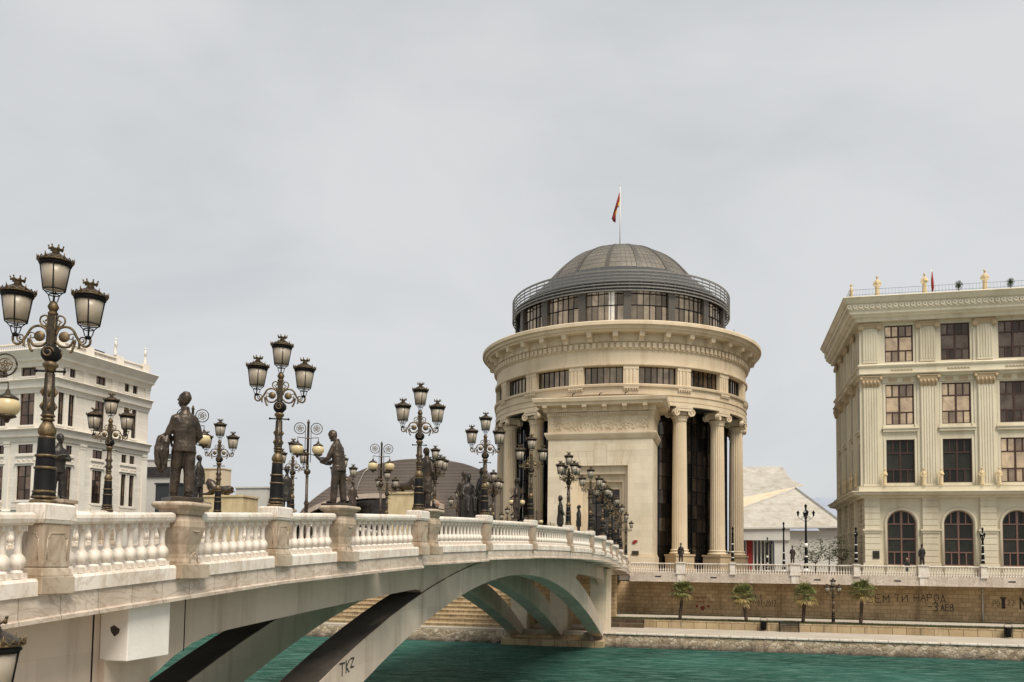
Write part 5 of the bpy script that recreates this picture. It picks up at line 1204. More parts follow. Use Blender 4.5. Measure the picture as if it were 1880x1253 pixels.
def facade(T, centers, L, main):
    w = MB(); w.M = T; hw = ww if main else 1.05
    holes = [(c - hw, c + hw, zr(b_), zr(t_)) for c in centers for t_, b_ in top_rows]
    w.wall(0, L, gl_h, zr(575), holes, .35); w.build('wall', M['sand'], rbd)
    w = MB(); w.M = T
    if main: w.wall(0, L, 0, gl_h, [], .35, 0, arch=[(c - ww, c + ww, gz[0], gz[1]) for c in centers])
    else: w.wall(0, L, 0, gl_h, [(c - .6, c + .6, 1.2, 4.6) for c in centers], .35, 0, arch=[(c - .6, c + .6, 6.0, 8.2) for c in centers])
    w.build('ground_floor_wall', M['sand'] if main else M['sand_rust'], rbd)
    for ci, c in enumerate(centers):
        for i, (t_, b_) in enumerate(top_rows):
            win(rbd, c - hw, c + hw, zr(b_), zr(t_), .3, 4, [(1, 4 if main else 2), (1.25, 2), (1, 4 if main else 2)], M['maroon'], M['g_right' if main and (ci, i) in ((0, 0), (0, 1), (1, 1), (2, 2), (4, 0)) else ('g_dark' if i == 2 and ci < 2 else 'g_right_dark')], .12, T=T)
        if main: win(rbd, c - ww, c + ww, gz[0], gz[1], .3, 4, [(1.1, 4), (1.1, 2), (1.25, 2)], M['rose'], M['g_dark'], .11, arch=True, name='arched_window', T=T)
        else:
            win(rbd, c - .6, c + .6, 1.2, 4.6, .3, 2, [(1, 2), (1, 2)], M['rose'], M['g_dark'], .1, T=T); win(rbd, c - .6, c + .6, 6.0, 8.2, .3, 2, [(1, 2)], M['rose'], M['g_dark'], .1, arch=True, name='arched_window', T=T)
        # surrounds, hoods, sills
        w = MB(); w.M = T
        for (t_, b_) in top_rows[1:]:
            z1, z0 = zr(t_), zr(b_)
            w.box(c - hw - .25, c - hw, -.08, .0, z0 - .1, z1 + .15); w.box(c + hw, c + hw + .25, -.08, .0, z0 - .1, z1 + .15)
        z0 = zr(790); w.box(c - hw - .35, c + hw + .35, -.3, 0, z0 - .2, z0 + .12); w.box(c - hw - .45, c + hw + .45, -.42, 0, z0 + .12, z0 + .26)
        for sx in (-1, 1): w.box(c + sx * (hw + .2) - .15, c + sx * (hw + .2) + .15, -.2, 0, z0 + .26, z0 + .55)
        z1 = zr(693); w.box(c - hw - .4, c + hw + .4, -.14, 0, zr(703), z1)
        w.build('window_surround', M['sand'], rbd)
        w = MB(); w.M = T
        for k in range(-3, 4):
            w.tube([(c + k * .34, -.53, zr(682)), (c + k * .34 + .17, -.56, zr(679.5)), (c + k * .34 + .3, -.53, zr(683))], [.02, .05, .02], 5)
        for k in (-1, 1): w.box(c + k * .75 - .45, c + k * .75 + .45, -.18, -.12, zr(701.5), zr(695))
        w.build('carved_panel', M['cream_dark'], rbd)
        if main:
            rr_ = ww; sp = gz[1] - rr_
            w = MB(); w.M = T
            A = [(c + (rr_ + .2) * math.cos(PI * i / 20), -.03, sp + (rr_ + .2) * math.sin(PI * i / 20)) for i in range(21)]; A = [(c + rr_ + .2, -.03, 0)] + A + [(c - rr_ - .2, -.03, 0)]
            w.tube(A, .17, 6); w.build('arch_moulding', M['sand'], rbd)
    # pilasters
    xs = [0.75] + [(a + b_) / 2 for a, b_ in zip(centers[:-1], centers[1:])] + [L - .75]
    if not main: xs = [.6] + [(a + b_) / 2 for a, b_ in zip(centers[:-1], centers[1:])]
    pw = .82 if main else .5
    for x in xs:
        w = MB(); w.M = T
        w.box(x - pw - .35, x + pw + .35, -.14, 0, zr(668), zr(590)); w.box(x - pw - .35, x + pw + .35, -.14, 0, zr(893), zr(694))
        for (zz0, zz1) in ((zr(666), zr(602)), (zr(893), zr(711))):
            w.box(x - pw, x + pw, -.3, -.14, zz0, zz1)
            for k in range(6): xx = x - pw + .12 + k * (2 * pw - .24) / 5; w.box(xx - .055, xx + .055, -.36, -.3, zz0 + .3, zz1 - .1)
        w.box(x - pw - .08, x + pw + .08, -.4, -.1, zr(893), zr(889))
        o = w.build('pilaster', M['sand'], rbd)
        c_ = MB(); c_.M = T
        c_.hexa([(x - pw, -.34, zr(711)), (x + pw, -.34, zr(711)), (x + pw, 0, zr(711)), (x - pw, 0, zr(711))], [(x - pw - .35, -.6, zr(693)), (x + pw + .35, -.6, zr(693)), (x + pw + .35, 0, zr(693)), (x - pw - .35, 0, zr(693))]); c_.box(x - pw - .4, x + pw + .4, -.66, 0, zr(693), zr(691))
        for k in range(5): xx = x - pw + k * pw / 2; c_.tube([(xx, -.38, zr(710)), (xx, -.5, zr(703)), (xx, -.62, zr(700)), (xx, -.58, zr(702))], [.1, .12, .08, .03], 6)
        for sx in (-1, 1): c_.sph((x + sx * (pw + .25), -.6, zr(696)), (.2, .1, .2), 8, 6)
        c_.box(x - pw - .1, x + pw + .1, -.44, 0, zr(602), zr(597))
        for sx in (-1, 1):
            m0 = c_.M; c_.M = (m0 if m0 is not None else Matrix()) @ Matrix.Translation((x + sx * (pw + .16), -.42, zr(601))) @ Matrix.Rotation(PI / 2, 4, 'X'); c_.lathe([(.1, -.12), (.34, -.12), (.38, 0), (.34, .12), (.2, .14), (.1, .2)], 12); c_.M = m0
        c_.box(x - pw - .3, x + pw + .3, -.5, 0, zr(597), zr(593)); c_.build('capital', M['gold_stone'] if False else M['cream_dark'], o)
        w = MB(); w.M = T      # rusticated ground pier
        z = 0; k = 0
        while z < gl_h - .3:
            w.box(x - pw, x + pw, -.35 - (.1 if k == 0 else 0), 0, z + .03, min(z + .66, gl_h - .05)); z += .7; k += 1
        w.box(x - pw + .04, x + pw - .04, -.3, 0, 0, gl_h); w.box(x - pw - .25, x + pw + .25, -.55, 0, zr(975), zr(972)); w.box(x - pw - .12, x + pw + .12, -.45, 0, zr(979), zr(975)); w.box(x - pw - .2, x + pw + .2, -.5, 0, 0, 1.3)
        w.build('rusticated_pier', M['sand'], rbd)
facade(None, WC, LF, True); facade(TS, SW, DS, False)
path = [(0, DS), (0, 0), (LF, 0)]
def bd(prof, name, mat=M['sand']):
    w = MB(); w.sweep(path, prof); return w.build(name, mat, rbd)
bd([(-.3, zr(693)), (.35, zr(693)), (.45, zr(690)), (.75, zr(689)), (.8, zr(687.5)), (.5, zr(687)), (.5, zr(675)), (.65, zr(674)), (.7, zr(671.5)), (.5, zr(669)), (-.3, zr(668))], 'string_course')
bd([(-.3, zr(915)), (.4, zr(915)), (.55, zr(912)), (1.3, zr(910)), (1.35, zr(907)), (1.6, zr(905)), (1.6, zr(903.5)), (.9, zr(903)), (.7, zr(902)), (.7, zr(895)), (.75, zr(893.5)), (-.3, zr(893))], 'middle_cornice')
cpf = [(-.3, zr(592)), (.9, zr(592)), (1.0, zr(587)), (1.3, zr(585)), (1.35, zr(583)), (1.6, zr(580)), (1.65, zr(575)), (1.8, zr(573)), (1.8, zr(563)), (2.0, zr(561)), (2.25, zr(555)), (2.4, zr(552.5)), (2.35, zr(551)), (-.3, zr(548))]
cn = bd(cpf, 'roof_cornice')
w = MB(); nn_ = int(LF / .62)
for k in range(nn_ + 5):
    x = -1.7 + k * .62; w.M = Matrix.Translation((x, -1.83, (zr(573) + zr(563)) / 2)) @ Matrix.Rotation(PI / 2, 4, 'X'); w.lathe([(.08, .0), (.1, .05), (.17, .02), (.26, .05), (.3, 0)], 10)
w.M = None
for k in range(36):
    w.M = Matrix.Translation((-1.83, k * .62 - 1.7, (zr(573) + zr(563)) / 2)) @ Matrix.Rotation(-PI / 2, 4, 'Y'); w.lathe([(.1, 0), (.25, .02), (.27, .06), (.2, .09), (.1, .03)], 10)
w.M = None
w.build('carved_frieze', M['sand'], cn)
w = MB(); w.box(-.3, LF, -.3, DS, zr(549), zr(547)); w.box(0, .35, DS, DS + .01, 0, 10); w.box(.36, LF, DS - .3, DS, 0, zr(548)); w.box(LF - .3, LF, 0.36, DS - .3, 0, zr(548)); w.box(.8, LF - .4, 1.2, DS - .4, 0, .1); w.build('roof', M['sand'], rbd)
w = MB(); w.box(.45, LF - .35, .8, 1.0, 0, zr(548) - .3); w.box(.8, .95, 1.0, DS - .35, 0, zr(548) - .3); w.build('dark_interior', M['slate'], rbd)
w = MB()
for (a, c) in (((-1.6, -1.6), (LF, -1.6)), ((-1.6, -1.6), (-1.6, DS))):
    L = math.dist(a, c); n = int(L / .35); zz = zr(549)
    for z in (zz + .25, zz + .85): w.tube([(a[0], a[1], z), (c[0], c[1], z)], .015, 4)
    for k in range(n): x = a[0] + (c[0] - a[0]) * k / n; y = a[1] + (c[1] - a[1]) * k / n; w.tube([(x, y, zz), (x, y, zz + .85)], .008, 3)
w.build('roof_railing', M['black'], rbd)
w = MB(); a, z = RP(1601.5, 1026); c, z2 = RP(1613.5, 1012); w.box(a, c, -.42, -.36, z, z2); w.build('plaque', M['bronze_dark'], rbd)
Mrb = Matrix.Translation(RBO) @ Matrix.Rotation(QA, 4, 'Z')
def rput(me, x, y, z, rz, lab, h=2.0, grp='golden statues on the roof of the sand-coloured building'):
    q = Mrb @ Vector((x, y, z)); put(me, 'statue', q, QA + rz, M['gold_stone'], lab, group=grp, sc=h / 2.0)
def RPY(px, y):
    o = RBO + Vector((-math.sin(QA) * y, math.cos(QA) * y, 0)); return on_plane(px, 560, o, QA)[0]
for px, lab, me in ((1611, 'golden roof statue second from the left, hands on hips', FR2), (1698, 'golden roof statue just left of the small red flag', FR), (1809, 'golden roof statue at the right between two dark shrubs', FR2)):
    rput(me, RPY(px, -1.0), -1.0, zr(549), -PI / 2, lab, 2.5)
rput(FR, -1.0, 1.2, zr(549), PI, 'leftmost golden roof statue turned to the side', 2.4)
q = Mrb @ Vector((RPY(1711, -.8), -.8, zr(549) + 6.6 - 6.6)); fg = thing('flagpole', q, 'small limp red flag on the roof of the sand-coloured building', 'flag')
w = MB(); w.tube([(0, 0, 0), (0, 0, 3.0)], .03, 5); w.build('pole', M['whitepaint'], fg); w = MB(); w.tube([(.06, 0, 2.7), (.1, .04, 1.8), (.12, 0, .9), (.08, 0, .4)], [.07, .15, .17, .08], 6); w.build('flag', M['red'], fg)
leafm, nt, b = newmat('leaves'); v = coords(nt)
col = mix(nt, ramp(nt, noise(nt, v, 3, 3), [(.35, g(0)), (.65, g(1))]), (.03, .045, .015), (.075, .095, .03)); nt.links.new(col, b.inputs['Base Color']); b.inputs['Roughness'].default_value = .7
for px, lab in ((1761, 'small dark clipped shrub on the roof edge, nearer the red flag'), (1856, 'small dark shrub on the roof edge at far right')):
    q = Mrb @ Vector((RPY(px, -.8), -.8, zr(549))); t = thing('roof_shrub', q, lab, 'shrub', 0, 'roof shrubs')
    w = MB(); w.tube([(0, 0, 0), (0, 0, .8)], .04, 5); w.build('stem', M['bark'], t)
    w = MB(); r_ = random.Random(px)
    for k in range(420):
        u_ = Vector((r_.gauss(0, 1), r_.gauss(0, 1), r_.gauss(0, 1))).normalized() * r_.uniform(.1, 1); lump = 1 + .25 * math.sin(u_.x * 9) * math.cos(u_.z * 7); c = Vector((u_.x * .42 * lump, u_.y * .42, .95 + u_.z * .62 * lump)); d = Vector((r_.uniform(-1, 1), r_.uniform(-1, 1), r_.uniform(-1, 1))) * .1; e = Vector((r_.uniform(-1, 1), r_.uniform(-1, 1), r_.uniform(-1, 1))) * .08
        w.add([c - d, c + e, c + d], [(0, 1, 2)])
    w.build('foliage', leafm, t, rec=False)
zz = zr(893)
cnt = 0
for px, me, lab in ((1622, FR, 'beside the first upper window from the left corner'), (1693.5, FR2, 'right of the first upper window'), (1725, FR, 'left of the second upper window'), (1799.5, FR2, 'right of the second upper window'), (1831, FR2, 'left of the third upper window')):
    x = on_plane(px, 880, RBO, QA)[0]; rput(me, x, -.72, zz, -PI / 2, 'golden robed statue on the ledge ' + lab, 1.95, 'golden statues on the ledge of the sand-coloured building')
for k, y in enumerate((1.2, 4.6, 6.0, 10.2, 11.6, 16.0)):
    rput((FR, FR2)[k % 2], -.72, y, zz, PI, 'golden statue on the shaded side ledge, %s from the corner' % ordinal(k), 1.95, 'golden statues on the side ledge')
# ------------------------------------------------------------------ left building
LA = math.atan2(-.34, 1)
cb = ray(96, 900); LBO = EYE + cb * (125 / cb.y); LBO.z = 6.6
lb = thing('palace', LBO, 'white classical palace with brown windows behind the bridge at far left', 'building', LA)
def LPR(x, y):       # receding right facade
    a, z = on_plane(x, y, LBO, LA + PI / 2); return a, z - 6.6
def LPL(x, y):
    a, z = on_plane(x, y, LBO, LA); return a, z - 6.6
DL = LPR(267, 900)[0]; zl = lambda y, x=96: LPL(x, y)[1]
TL = None; 
# corner reference heights read at the corner edge
HC = {k: zl(v) for k, v in dict(top=598, c1=632, c0=650, b1=690, b0=702, m1=738, m0=748, d1=0).items() if v}
def zR(x, y): return LPR(x, y)[1]
hts = dict(par=zR(250, 667), ct=zR(280, 693), cb_=zR(262, 706), w1t=zR(238, 697), w1b=zR(238, 723), s1t=zR(268, 737), s1b=zR(268, 752), w2t=zR(210, 739), w2b=zR(205, 790), s2t=zR(268, 818), s2b=zR(268, 832), w3t=zR(232, 836), w3b=zR(232, 851), w4t=zR(232, 874), w4b=zR(232, 931))
TR = Matrix.Rotation(PI / 2, 4, 'Z')
# column set per bay of the right facade read from the photo
cols = [(107, 118), (126, 137), (175, 193), (228, 237), (243, 252)]
cx_ = [(LPR(a, 720)[0], LPR(c, 720)[0]) for a, c in cols]
w2 = (zR(112, 716.5), zR(112, 780)); w2 = (max(w2), min(w2)); w1 = (zR(113, 661), zR(113, 689)); w4 = (zR(180, 865), zR(180, 925)); w3 = (zR(232, 836), zR(232, 851))
def lfac(T, L, spans, nm):
    holes = [(a, c, w1[1], w1[0]) for a, c in spans] + [(a, c, w2[1], w2[0]) for a, c in spans] + [(a, c, w4[1], w4[0]) for a, c in spans] + [(a, c, w3[1], w3[0]) for a, c in spans if c - a < 99]
    w = MB(); w.M = T; w.wall(0, L, 0, hts['ct'], holes, .3); w.build('wall', M['white_stone'], lb)
    for a, c in spans:
        nc = 2
        win(lb, a, c, w1[1], w1[0], .25, 2, [(1, nc), (1, nc)], M['bronze_dark'], M['g_left'], .08, T=T)
        win(lb, a, c, w2[1], w2[0], .25, 2, [(1, nc), (1.3, nc), (1, nc)], M['bronze_dark'], M['g_left'], .08, T=T)
        win(lb, a, c, w4[1], w4[0], .25, 2, [(1, nc), (1.3, nc), (1, nc)], M['bronze_dark'], M['g_left'], .08, T=T)
        win(lb, a, c, w3[1], w3[0], .25, 2, [(1, nc)], M['bronze_dark'], M['g_left'], .08, T=T)
        w = MB(); w.M = T
        for z1, z0 in (w1, w2, w4): w.box(a - .22, a, -.1, 0, z0 - .2, z1 + .2); w.box(c, c + .22, -.1, 0, z0 - .2, z1 + .2); w.box(a, c, -.1, 0, z1, z1 + .2); w.box(a, c, -.14, 0, z0 - .25, z0)
        w.box(a - .4, c + .4, -.3, 0, w4[0] + .3, w4[0] + .5); w.box(a - .3, c + .3, -.2, 0, w3[1] - .45, w3[1] - .2)
        for k in range(4): w.tube([(a + (c - a) * k / 3, -.06, w3[1] - 1.1), (a + (c - a) * (k + .4) / 3, -.12, w3[1] - .95), (a + (c - a) * (k + .8) / 3, -.06, w3[1] - 1.15)], [.03, .08, .03], 5)
        w.build('window_surround', M['white_trim'], lb)
        w = MB(); w.M = T; n = int((c - a + .6) / .22)
        for k in range(n): w.lathe([(.05, 0), (.08, .25), (.04, .7), (.07, .9)], 6, c=(a - .3 + (k + .5) * .22, -.45, w4[1] - 1.3))
        w.box(a - .35, c + .35, -.55, -.35, w4[1] - .4, w4[1] - .25); w.box(a - .35, c + .35, -.6, 0, w4[1] - 1.5, w4[1] - 1.3); w.build('balconette', M['white_trim'], lb)
lfac(TR, DL, cx_, 'r')
spl = [(LPL(a, 720)[0], LPL(c, 720)[0]) for a, c in ((38, 65), (-8, 14))]; WL = spl[0][0] - spl[1][0]
Lw = 34; spans = [(c0 + Lw, c1 + Lw) for c0, c1 in ([spl[0], spl[1]] + [(spl[1][0] - WL * k, spl[1][1] - WL * k) for k in (1, 2)])]
TLf = Matrix.Translation((-Lw, 0, 0)); lfac(TLf, Lw, spans, 'l')
LP = [(-Lw, 0), (0, 0), (0, DL)]
def lbd(prof, name, mat='white_trim'): w = MB(); w.sweep(LP, prof); return w.build(name, M[mat], lb)
a = hts['cb_']; c = hts['ct']
lbd([(-.3, a - .6), (.3, a - .6), (.5, a), (1.0, a + .15), (1.1, a + .5), (1.7, c - .35), (1.9, c - .1), (1.85, c), (-.3, c)], 'roof_cornice')
for t_, b_ in ((hts['s1t'], hts['s1b']), (hts['s2t'], hts['s2b'])):
    lbd([(-.3, b_ - .5), (.15, b_ - .5), (.25, b_), (.6, b_ + .2), (.7, t_ - .3), (1.1, t_), (1.05, t_ + .08), (-.3, t_ + .1)], 'string_course')
lbd([(-.3, 0), (.4, 0), (.4, w4[1] - 1.6), (.2, w4[1] - 1.4), (-.3, w4[1] - 1.4)], 'plinth')
# pilasters
for T, xs in ((TR, [.3] + [(LPR(x, 720)[0]) for x in (156, 209)] + [DL - .5]), (TLf, [Lw - .5, spans[0][0] - 2.2 + .2, spans[1][0] - 2.0])):
    for x in xs:
        w = MB(); w.M = T
        for z0, z1 in ((0.5, hts['s2b'] - .4), (hts['s1t'], a - .5)):
            w.box(x - .5, x + .5, -.18, 0, z0, z1); w.box(x - .62, x + .62, -.28, 0, z1 - .35, z1); w.box(x - .55, x + .55, -.24, 0, z1 - .75, z1 - .55)
        w.build('pilaster', M['white_trim'], lb)
# roof parapet
w = MB(); Z = c + .05; pp = hts['par'] - hts['ct']; w.sweep([(-Lw, .6), (-.6, .6), (-.6, DL - .2)], [(-.2, Z), (.2, Z), (.2, Z + .35), (-.2, Z + .35)]); w.sweep([(-Lw, .6), (-.6, .6), (-.6, DL - .2)], [(-.2, Z + 1.4), (.25, Z + 1.4), (.25, Z + 1.6), (-.2, Z + 1.6)])
for k in range(70):
    w.lathe([(.09, 0), (.12, .3), (.06, .8), (.1, 1.05)], 6, c=(-.6, .6 + (DL - .8) * k / 69, Z + .35))
for k in range(90): w.lathe([(.09, 0), (.12, .3), (.06, .8), (.1, 1.05)], 6, c=(-Lw + (Lw - .6) * k / 89, .6, Z + .35))
for y in (.6, DL * .33, DL * .66, DL - .5): w.box(-1.1, -.2, y - .7, y + .7, Z, Z + 1.9)
w.build('roof_parapet', M['white_trim'], lb)
w = MB(); w.box(-Lw, -1, 1, DL, c - .1, c + .05); w.box(-Lw, -.32, DL - .02, DL, 0, c); w.box(-Lw, -.45, .4, .5, .2, c - .4); w.build('roof', M['white_trim'], lb)
w = MB(); w.box(-Lw, -.4, .5, .6, 0, c - .5); w.box(-.6, -.45, .5, DL - .1, 0, c - .5); w.build('dark_interior', M['slate'], lb)
w = MB(); w.box(-7, -1.8, 7.5, 10.5, c, c + 2.3); w.box(-6, -2.2, 11.5, 14, c, c + 1.9); w.build('roof_plant', M['steel'], lb)
Ml = Matrix.Translation(LBO) @ Matrix.Rotation(LA, 4, 'Z')
for y, lab in ((DL * .62, 'pale statue on the roof edge of the white palace, left of the corner one'), (DL - .5, 'pale statue standing on the roof corner of the white palace')):
    q = Ml @ Vector((-.65, y, Z + 1.9)); PF = (FR if y < DL - 1 else FR2).copy(); PF.materials.clear(); put(PF, 'statue', q, .3, M['white_trim'], lab, group='roof statues of the white palace', sc=1.35)
# ------------------------------------------------------------------ trees, furniture, background
def palm(px, py, t, H, lab, seed, dry=.3):
    s, z = QP(px, py, t); o = qthing('palm_tree', s, t, 1.95, lab, 'palm tree', 'palms on the lower bank'); r_ = random.Random(seed)
    w = MB(); ln_ = r_.uniform(-.4, .4); hh = H - .95
    w.tube([(ln_ * (1 - i / 9) * .9, 0, hh * i / 9) for i in range(10)], [.15 + .025 * (i % 2) for i in range(10)], 9); w.build('trunk', M['bark'], o)
    w = MB(); d = MB()
    for k in range(58):
        a = 2.4 * k + r_.uniform(-.2, .2); el = 1.25 - 2.1 * (k / 58) + r_.uniform(-.35, .35); dead = el < -.35
        L = r_.uniform(.4, .8); tgt = d if dead else w
        base = Vector((0, 0, hh + .1 * (1 - k / 58))); dirn = Vector((math.cos(a) * math.cos(el), math.sin(a) * math.cos(el), math.sin(el))); c = base + dirn * L
        tgt.tube([base, c], [.018, .012], 4)
        side = dirn.cross(Vector((0, 0, 1))).normalized(); up2 = side.cross(dirn)
        for q in range(12):
            b_ = (q - 5.5) / 5.5 * 1.35; f_ = r_.uniform(.5, .98); dd = dirn * math.cos(b_) + side * math.sin(b_) + up2 * .12 * math.cos(b_ * 2); wv = (dd.cross(up2)).normalized() * .04
            m_ = c + dd * f_ * .55; e = c + dd * f_ + Vector((0, 0, -.16 - .12 * r_.random())); tgt.add([c, m_ + wv, e, m_ - wv], [(0, 1, 2, 3)])
    w.build('crown', M['palm'], o, rec=False); d.build('dry_fronds', M['dry'], o, rec=False)
def leafmat(name, a, c):
    mt, nt, b = newmat(name); v = coords(nt); col = mix(nt, ramp(nt, noise(nt, v, 4, 3), [(.35, g(0)), (.65, g(1))]), a, c); nt.links.new(col, b.inputs['Base Color']); b.inputs['Roughness'].default_value = .6; return mt
M['palm'] = leafmat('palm_green', (.07, .09, .02), (.2, .19, .055)); M['dry'] = leafmat('dry_frond', (.36, .25, .08), (.2, .14, .05)); M['bush'] = leafmat('bush_green', (.035, .055, .02), (.09, .1, .04))
palm(1253, 1135, -6.9, 3.75, 'palm tree nearest the bridge on the lower bank', 1); palm(1364, 1138, -6.9, 3.4, 'smallest and darkest palm, second from the bridge', 2); palm(1478, 1141, -6.9, 3.6, 'palm left of the grey lamp post on the lower bank', 3); palm(1584, 1143, -6.9, 4.1, 'palm with yellow dry fronds right of the grey lamp post', 4)
def small_tree(loc, H, lab, seed, dens=900, mat='bush'):
    o = thing('tree', loc, lab, 'tree', 0, 'small trees beside the sand-coloured building'); r_ = random.Random(seed); w = MB(); tips = []
    w.tube([(0, 0, 0), (.05, 0, H * .45)], [.09, .06], 6)
    for k in range(9):
        a = 2.4 * k; z0 = H * (.3 + .05 * k % .3); e = Vector((math.cos(a) * H * .28 * r_.uniform(.6, 1.1), math.sin(a) * H * .28, H * r_.uniform(.55, 1))); w.tube([(0.03, 0, H * .4), tuple(e * .6), tuple(e)], [.04, .03, .012], 4); tips.append(e); tips.append(e * .75)
    w.build('trunk', M['bark'], o); f = MB()
    for k in range(dens):
        c = r_.choice(tips) + Vector((r_.gauss(0, .3), r_.gauss(0, .3), r_.gauss(0, .22))); d = Vector((r_.uniform(-1, 1), r_.uniform(-1, 1), r_.uniform(-.6, .4))).normalized() * .17; e = Vector((r_.uniform(-1, 1), r_.uniform(-1, 1), r_.uniform(-1, 1))).normalized() * .07; f.add([c - d, c + e, c + d, c - e], [(0, 1, 2, 3)])
    f.build('crown', M[mat], o, rec=False)
for px, H, lab, dn in ((1478, 4.2, 'sparse shrub tree behind the tall banded lamp', 130), (1522, 4.4, 'small leafy tree before the pale wall', 300), (1545, 4.0, 'small leafy tree touching the sand-coloured building', 260), (1497, 3.0, 'low shrub right of the tall banded lamp', 150)):
    s = QP(px, 1040, 14)[0]; q = Q(s, 14, 6.6); small_tree(q, H, lab, px, dn)
# bins, bench
def bin_(px, lab):
    s, z = QP(px, 1157, -8.9); o = qthing('litter_bin', s, -8.9, 1.22, lab, 'litter bin', 'dark litter bins on the riverside path')
    w = MB(); w.lathe([(.2, .1), (.26, .14), (.28, .85), (.3, .9), (.26, .92)], 12); w.build('drum', M['black'], o)
    w = MB(); w.box(-.34, -.3, -.04, .04, 0, 1.15); w.box(.3, .34, -.04, .04, 0, 1.15); w.tube([(-.32, 0, 1.15), (-.2, 0, 1.25), (.2, 0, 1.25), (.32, 0, 1.15)], .02, 5); w.build('frame', M['black'], o)
bin_(1402, 'dark litter bin left of the bench'); bin_(1851, 'dark litter bin at far right on the riverside path')
s = QP(1449, 1158, -9.0)[0]; o = qthing('park_bench', s, -9.0, 1.22, 'dark slatted bench against the low block wall', 'bench')
w = MB()
for k in range(4): w.box(-.95, .95, -.3 + k * .13, -.2 + k * .13, .43, .47)
w.build('seat', M['bronze_dark'], o); w = MB()
for k in range(3): w.box(-.95, .95, .24 + k * .02, .27 + k * .02, .55 + k * .14, .65 + k * .14)
w.build('backrest', M['bronze_dark'], o)
for x in (-.85, .85):
    w = MB(); w.box(x - .04, x + .04, -.3, -.22, 0, .43); w.box(x - .04, x + .04, .22, .28, 0, .98); w.box(x - .04, x + .04, -.3, .28, .38, .43); w.build('leg', M['black'], o)
# terraces left of the bridge
tr = qthing('river_terrace', -20, -14.5, 1.0, 'wide stepped stone terrace on the bank seen under the bridge', 'steps')
w = MB(); w.M = QM
z = 1.15
for k in range(9):
    t = -14.6 + k * 1.25; w.box(-95, 4.0, t, t + 1.3, .5, z + .36 * (k + 1)); w.box(-95, 4.0, t - .06, t + .3, z + .36 * (k + 1) - .09, z + .36 * (k + 1) + .002)
w.build('steps', M['kerbblock'], tr, world=True)
w = MB(); w.M = QM; w.box(-95, 12, -3.2, -2.8, 1.5, 6.55); w.box(-95, 12, -3.3, -2.7, 5.9, 6.6); w.build('upper_wall', M['wallblock'], tr, world=True)
w = MB(); w.M = QM; w.box(-400, 12, -3, 700, 5.6, 6.6); tag(w.build('plaza', M['asphalt'], world=True), 'plaza beyond the bridge', kind='structure')
# white tent-roofed hall
hw = qthing('concert_hall', 45, 48, 6.6, 'white angular tent-roofed hall between the rotunda and the sand-coloured building', 'building')
def QV(x, y, t):
    s, z = QP(x, y, t); return (s, t, z)
M['hall'] = stone('hall_stone', (.5, .47, .41), (.43, .4, .34), stain=(.27, .22, .16), stain_amt=.7, rough=.7, scale=.4, courses=(1.1, .4), mort=.8, msize=.03, streak=(1.2, 1.2, .3))
M['hallplain'] = stone('hall_plain', (.6, .58, .53), (.54, .51, .46), stain=(.45, .4, .34), stain_amt=.3, scale=.3)
w = MB(); w.M = QM; T1, T2 = 90, 112
A = QV(1460, 897, T1 + 18); Bm = QV(1360, 934, T1 + 8); C1 = QV(1556, 968, T1); D1 = QV(1360, 971, T1); 
w.add([Bm, D1, C1, A], [(0, 1, 2, 3)])
w.add([A, C1, (C1[0], T2 + 20, C1[2]), (A[0], T2 + 20, A[2])], [(0, 1, 2, 3)])
w.add([QV(1360, 858, T2 + 12), QV(1360, 922, T2), QV(1462, 895, T2 + 1), QV(1478, 893, T2 + 1), QV(1450, 878, T2 + 6), QV(1436, 857, T2 + 12)], [(0, 1, 2, 3, 4, 5)])

w.build('roof_slope', M['hall'], hw, world=True, rec=False)
w = MB(); w.M = QM; w.add([QV(1360, 914, T2 - 1), Bm, A, QV(1467, 893, T2 - 1)], [(0, 1, 2, 3)]); w.build('soffit', M['cream'], hw, world=True, rec=False)
w = MB(); w.M = QM
def strip(P, Qq, th, dz):
    P, Qq = Vector(P), Vector(Qq); w.hexa([P + Vector((0, -th, -dz)), Qq + Vector((0, -th, -dz)), Qq + Vector((0, th, -dz)), P + Vector((0, th, -dz))], [P + Vector((0, -th, dz)), Qq + Vector((0, -th, dz)), Qq + Vector((0, th, dz)), P + Vector((0, th, dz))])
strip(A, C1, .5, .3); strip(Bm, A, .4, .16); strip(D1, C1, 1.0, .15); w.build('roof_edge', M['hallplain'], hw, world=True)
w = MB(); w.M = QM; s0, zt = QP(1450, 977, T1); s1, _ = QP(1556, 977, T1); w.box(s0, s1, T1 + .5, T1 + 1.5, 6, zt + .3); s2, z2 = QP(1360, 992, T1); w.box(s2, s0, T1 - .6, T1 + 1.5, z2, zt + .6); s3, _ = QP(1422, 990, T1); w.box(s3, s0, T1 - .2, T1 + 1.2, 6, z2); w.build('wall', M['hallplain'], hw, world=True)
w = MB(); w.M = QM; w.box(s2, s3, T1 + 2, T1 + 2.3, 6, z2); w.build('glass_front', M['g_rot'], hw, world=True)
w = MB(); w.M = QM
for k in range(9): x = s2 + (s3 - s2) * (k + .5) / 9; w.box(x - .12, x + .12, T1 + 1.6, T1 + 1.8, 6, z2)
w.build('curtain', M['whitepaint'], hw, world=True)
w = MB(); w.M = QM; a_, _ = QP(1371, 1010, T1); c_, _ = QP(1382, 1010, T1); w.box(a_, c_, T1 + 1.3, T1 + 1.5, 6, z2); w.build('curtain', M['red'], hw, world=True)
